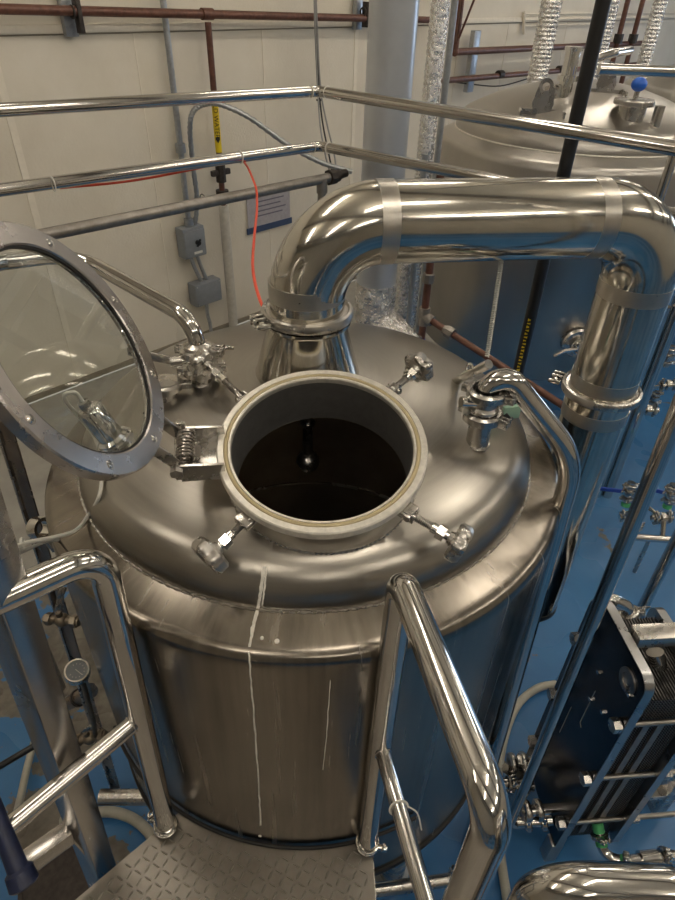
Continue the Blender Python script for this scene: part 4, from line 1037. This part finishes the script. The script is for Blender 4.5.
for k in range(3):
    MB().tube([atw(525,14+6*k,.04), atw(527,14+6*k,.04)+WU*5], .010, 8).build('run', M['joint'], cs)
MB().tube([atw(524,12,.04), atw(524,34,.04)], .02, 8).build('drop', M['joint'], cs)

# ================================================================== FLOOR EQUIPMENT ON THE RIGHT
# vertical clamp post / pipe into the heat exchanger
fx = aty(512,822,1.13); ft = aty(675,420,1.10); 
vp_ = thing('drain_pipe', V((fx.x,fx.y,fx.z)), 'tall thin polished pipe dropping in front of the heat exchanger', 'pipe')
FX = aty(510,824,1.10); ft2 = V(ft)
updir = (ft2-FX).normalized()
MB().tube([FX+V((.09,.0,.015)), FX, ft2+updir*1.1], .0195, 24, bend=.03, n=10).build('pipe', M['polish'], vp_)
hx0 = V((.925,1.03,0)); DW = V((-math.sin(.10), math.cos(.10), 0)); DD = V((math.cos(.10), math.sin(.10), 0)); 
hx_ = thing('heat_exchanger', hx0+DW*.17, 'plate heat exchanger with dark front plate standing on blue floor', 'heat exchanger')
HW, HB, HT = .37, .15, 1.30
def roundrect(w, z0, z1, rads):
    pts = []; cs_ = [(w-rads[0], z1-rads[0], 0, rads[0]), (rads[1], z1-rads[1], 90, rads[1]), (rads[2], z0+rads[2], 180, rads[2]), (w-rads[3], z0+rads[3], 270, rads[3])]
    for cx, cy, a_, rd in cs_:
        for k in range(7): t = math.radians(a_+15*k); pts.append((cx+rd*math.cos(t), cy+rd*math.sin(t)))
    return pts
rrp = roundrect(HW, HB, HT, (.09,.05,.01,.01))
# front plate: thin dark face over a bright-edged plate
fpm = MB().prism(rrp, hx0+DD*.0, DW, (0,0,1), -.001); 
fp_ = MB().prism(rrp, hx0, DW, (0,0,1), .030).build('front_plate', M['hxedge'], hx_)
MB().prism(roundrect(HW-.006, HB+.003, HT-.003, (.088,.048,.009,.009)), hx0+DW*.003-DD*.0015, DW, (0,0,1), .0015).build('plate_face', M['hxdark'], fp_)
MB().prism(roundrect(HW, HB, HT-.10, (.04,.04,.01,.01)), hx0+DD*.235, DW, (0,0,1), .030).build('back_plate', M['hxedge'], hx_)
pk = MB()
for k in range(40):
    x = .034+k*.0050
    off = .006 if k % 2 else 0
    pk.box(hx0+DD*x+DW*(HW/2)+V((0,0,(HB+HT)/2-.06)), (.0036, HW-.07+off, HT-HB-.16+off), DD, DW)
pk.build('plate_pack', M['pack'], hx_)
gm = MB()
for s_ in (0, 1):
    for k in range(30): pass
MB().box(hx0+DD*.10+DW*.028+V((0,0,.62)), (.022,.008,.80), DD, DW).box(hx0+DD*.15+DW*.028+V((0,0,.62)), (.022,.008,.80), DD, DW).build('guide_strips', M['rough_pipe'], hx_)
MB().box(hx0+DD*.315+DW*.17+V((0,0,HT+.0)), (.56,.06,.045), DD, DW, .004).build('carrying_bar', M['satin'], hx_)
MB().box(hx0+DD*.28+DW*.17+V((0,0,HB+.02)), (.56,.05,.03), DD, DW, .004).build('guide_bar', M['satin'], hx_)
MB().box(hx0+DD*.56+DW*.17+V((0,0,(HT+.02)/2)), (.05,.06,HT+.02), DD, DW, .004).build('support_column', M['satin'], hx_)
for yy in (.03, HW-.03): MB().box(hx0+DD*.015+DW*yy+V((0,0,.075)), (.05,.05,.15), DD, DW, .003).build('foot', M['hxedge'], hx_)
for yy in (.028, HW-.028):
    for z_, ln in ((1.055,.30),(.70,.40),(.34,.52)):
        q = hx0+DW*(yy if yy > .1 else -.0)+V((0,0,z_))
        q = hx0+DW*(yy if yy > .1 else .018)+V((0,0,z_))
        tb = MB().cyl(q-DD*.03, q+DD*ln, .010, seg=14).build('tie_bolt', M['thread'], hx_)
        MB().hexn(q-DD*.018, DD, .024, .026).build('nut', M['satin'], tb)
        MB().hexn(q+DD*.28, DD, .022, .024).build('nut', M['satin'], tb)
for yy, z_ in ((.072,HT-.085),(HW-.075,HT-.085),(.09,HB+.14),(HW-.09,HB+.14)):
    q = hx0+DW*yy+V((0,0,z_)); 
    if z_ > 1 and yy < .1: MB().lathe([(.026,-.006),(.042,-.006),(.042,.0),(.026,.0)], q-DD*.0015, DD, 32, closed=True).lathe([(0,-.002),(.026,-.002),(.026,-.001),(0,-.001)], q-DD*.0, DD, 32).build('port_ring', M['hxedge'], hx_)
    elif z_ < 1:
        pt = MB().cyl(q-DD*.12, q, .022, seg=24).lathe([(.022,-.12),(.034,-.12),(.034,-.112),(.022,-.105)], q, DD, 24, closed=True).build('port_stub', M['polish'], hx_)
        for k in (-.118, -.07): MB().lathe([(.02,-.012),(.038,-.012),(.042,-.006),(.042,.006),(.038,.012),(.02,.012)], q+DD*k, DD, 28, closed=True).box(q+DD*k+V((0,0,-.052)), (.02,.03,.02), DD, DW, .003).build('clamp', M['satin'], pt)
for (yy,z_) in ((.10,.99),(.19,1.08),(.17,.95),(.30,1.18),(.04,1.19)):
    q = hx0+DW*yy+V((0,0,z_)); MB().hexn(q-DD*.005, DD, .008, .010).build('small_bolt', M['chrome'], hx_)
# faint outline on the plate: engraved lines
MB().beam(hx0-DD*.0022+DW*.17+V((0,0,1.0)), hx0-DD*.0022+DW*.17+V((0,0,.80)), .0015, .002, DW).beam(hx0-DD*.0022+DW*.17+V((0,0,.80)), hx0-DD*.0022+DW*.155+V((0,0,.79)), .0015, .002, V((0,0,1))).beam(hx0-DD*.0022+DW*.24+V((0,0,.78)), hx0-DD*.0022+DW*.24+V((0,0,.60)), .0012, .002, DW).build('engraved_line', M['ring'], hx_)
# elbow at the top back of exchanger
ev = aty(618,612,1.5); 
te = thing('hose_elbow', ev, 'curved steel elbow with clamp at top of the heat exchanger', 'elbow')
eA = hx0+DW*.30+V((0,0,HT-.10))+DD*.02
MB().tube([aty(600,622,1.56), aty(606,596,1.56), aty(626,606,1.56), aty(640,640,1.52)], .026, 22, bend=.045).build('elbow', M['polish'], te)
clamp(te, aty(629,613,1.555), (aty(626,606,1.56)-aty(640,640,1.52)), .03, .024)
cq = aty(655,632,1.5)
tag(MB().cyl(cq, cq+V((.05,.01,.0)), .055, seg=36).build('end_disc', M['satin']), 'round steel disc at right behind the exchanger bar', 'disc')
# pipe over the pack at right
rp_ = thing('outlet_pipe', aty(668,680,1.12), 'bent steel pipe clamped over the exchanger plates at right edge', 'pipe')
MB().tube([aty(655,652,1.22), aty(662,680,1.18), aty(700,715,1.15)], .027, 20, bend=.05).build('pipe', M['polish'], rp_)
clamp(rp_, aty(672,697,1.165), aty(700,715,1.15)-aty(662,680,1.18), .029, .022)
# left clamped pipe fittings in front of exchanger
for (pa, pb, y, nm_, lb) in (((500,783),(533,786),1.22,'clamped_fitting','upper clamped pipe fitting left of the exchanger foot'),((517,822),(552,820),1.1,'clamped_fitting','lower clamped pipe fitting under the thin pipe')):
    a_, b_ = aty(*pa, y), aty(*pb, y); t = thing(nm_, a_, lb, 'fitting'); d_ = (b_-a_).normalized()
    MB().cyl(a_, b_, .022, seg=20).build('stub', M['polish'], t)
    clamp(t, a_+(b_-a_)*.3, d_, .028, .026, 'polish'); clamp(t, a_+(b_-a_)*.75, d_, .028, .026, 'polish')
hl = thing('lever_valve', aty(500,775,1.24), 'triangular lever valve beside the clamped pipe fitting', 'valve')
MB().beam(aty(488,792,1.24), aty(500,768,1.26), .006, .03, (0,0,1), .002).beam(aty(488,792,1.24), aty(507,800,1.2), .006, .012, (0,0,1), .002).build('lever', M['hxedge'], hl)
MB().cyl(aty(505,768,1.27), aty(520,775,1.27), .02, seg=14).box(aty(522,762,1.3), (.05,.04,.05), (1,0,0), (0,1,0), .004).build('body', M['satin'], hl)
# green taped fittings at the lower right
gf = thing('taped_elbow', atz(600,840,.22), 'steel elbow with green tape below the exchanger', 'fitting')
gp0, gp1, gp2 = atz(597,822,.30), atz(604,856,.22), atz(626,862,.24)
MB().tube([gp0, gp1, gp2, atz(636,860,.24)], .020, 20, bend=.05).build('elbow', M['polish'], gf)
for x_, y_ in ((gp0, gp0+(gp1-gp0)*.30), (gp0+(gp1-gp0)*.55, gp0+(gp1-gp0)*.70), (gp2-(gp2-gp1)*.28, gp2)): MB().cyl(x_, y_, .0222, seg=20).build('green_tape', M['green'], gf)
clamp(gf, gp0+(gp1-gp0)*.42, gp1-gp0, .024, .02); clamp(gf, gp2, gp2-gp1, .026, .024)
bv2 = thing('ball_valve', atz(650,858,.24), 'steel ball valve with blue lever in the lower right corner', 'valve')
va, vb2 = atz(630,861,.24), atz(675,856,.24)
MB().cyl(va, vb2, .022, seg=20).cyl(atz(640,860,.24), atz(657,858,.24), .032, seg=20).cyl(atz(648,860,.24), atz(648,872,.24), .014, seg=14).build('valve_body', M['polish'], bv2)
MB().beam(atz(651,868,.26), atz(643,888,.28), .008, .02, (0,0,1), .003).build('handle', M['bluehandle'], bv2)
clamp(bv2, atz(664,857,.24), vb2-va, .026, .024)
# manifold further back with butterfly valves and blue levers
mf0, mf1 = atz(632,537,.30), atz(720,543,.30)
mf = thing('floor_manifold', mf0, 'low steel manifold pipe on legs at right', 'pipe')
MB().cyl(mf0, mf1, .022, seg=20).cyl(atz(664,520,.40), atz(662,539,.30), .016, seg=14).build('header', M['polish'], mf)
for px in (650, 705): q = atz(px, 538, .30); MB().cyl(q, V((q.x,q.y,0)), .012, seg=10).build('leg', M['satin'], mf)
def bfly(px, py, z, ax, hdir, label, sc=1.0, green=True, grp=None, hm='bluehandle'):
    c = atz(px, py, z); ax = V(ax).normalized(); t = thing('butterfly_valve', c, label, 'valve', grp); u, v, _ = basis(ax)
    MB().cyl(c-ax*.07*sc, c+ax*.07*sc, .024*sc, seg=20).lathe([(.02*sc,-.018*sc),(.04*sc,-.016*sc),(.042*sc,0),(.04*sc,.016*sc),(.02*sc,.018*sc)], c, ax, 28, closed=True).build('valve_body', M['polish'], t)
    clamp(t, c+ax*.045*sc, ax, .028*sc, .02*sc); clamp(t, c-ax*.045*sc, ax, .028*sc, .02*sc)
    if green: MB().cyl(c-ax*.075*sc, c-ax*.10*sc, .027*sc, seg=20).build('green_tape', M['green'], t)
    h = V(hdir); MB().cyl(c, c+h.normalized()*.05*sc, .010*sc, seg=10).build('stem', M['satin'], t)
    MB().beam(c+h.normalized()*.045*sc, c+h*sc, .012*sc, .028*sc, (0,0,1), .004*sc).build('handle', M[hm], t)
    return t
bfly(629,492,.42,(0,.2,1),(-.20,.03,.0),'butterfly valve with dark blue lever left of the thin pipe',1.0)
bfly(628,516,.32,(1,.1,.1),(-.05,-.08,.0),'lower steel valve crossing behind the thin pipe',.8,False,hm='satin')
bfly(671,494,.42,(0,.2,1),(-.22,.08,.0),'butterfly valve with blue lever at right edge above manifold',1.0)
bfly(662,518,.38,(1,.1,.05),(-.12,.10,.05),'steel valve lying on the manifold at right edge',.9,False,hm='satin')
bfly(637,527,.30,(1,.1,.1),(-.03,-.03,.0),'small steel plug fitting beside the manifold end',.45,False,hm='satin')
bfly(648,410,.55,(1,-.1,0),(.05,.0,.06),'row of steel clamps right of the duct collar',1.0,False,hm='satin')
bfly(668,356,.9,(0,.1,1),(-.12,.0,.02),'steel valve high at right edge beside the duct',1.1,False,hm='satin')
bfly(668,385,.6,(1,0,.1),(-.15,-.05,.0),'steel valve with tee at right edge beneath the tubes',1.0,False,hm='satin')
bfly(655,398,.5,(0,.1,1),(-.08,.0,.03),'small steel valve hanging just right of the big duct',.8,False,hm='satin')
for (px, r_, lb) in ((652,.03,'left of the vertical steel tubes at right edge behind the duct'),(664,.035,'right of the vertical steel tubes at right edge behind the duct')):
    q = aty(px, 345, 3.4); tag(MB().cyl((q.x,q.y,0), (q.x,q.y,q.z+.25), r_, seg=20).build('steel_tube', M['polish']), lb, 'pipe')
# pale hose
hose([(556,684,.03),(538,688,.03),(520,702,.03),(508,725,.03),(500,760,.03),(497,800,.03),(500,850,.03),(508,905,.03)], .020, 'floor_hose', 'hosewhite', 'pale hose curving on the blue floor between tank and exchanger')
# small cup foot near port bottom left of exchanger
# vertical steel tube behind big duct bottom
q = aty(560,470,1.62)

# ================================================================== CAMERA, WORLD, RENDER SETTINGS
cam = bpy.data.cameras.new('camera'); co = bpy.data.objects.new('camera', cam); COL.objects.link(co)
mw_ = Matrix(((RT.x,UP.x,-FW.x,CAM.x),(RT.y,UP.y,-FW.y,CAM.y),(RT.z,UP.z,-FW.z,CAM.z),(0,0,0,1)))
co.matrix_world = mw_; cam.sensor_fit = 'HORIZONTAL'; cam.sensor_width = 36; cam.lens = FPX/675*36; cam.clip_start = .01
S.camera = co
wd = bpy.data.worlds.new('world'); S.world = wd; wd.use_nodes = True
wd.node_tree.nodes['Background'].inputs[0].default_value = (.8,.75,.65,1); wd.node_tree.nodes['Background'].inputs[1].default_value = .3
S.view_settings.view_transform = 'Standard'; S.view_settings.look = 'None'; S.view_settings.gamma = 1; S.view_settings.use_curve_mapping = False
S.view_settings.exposure = 0.88
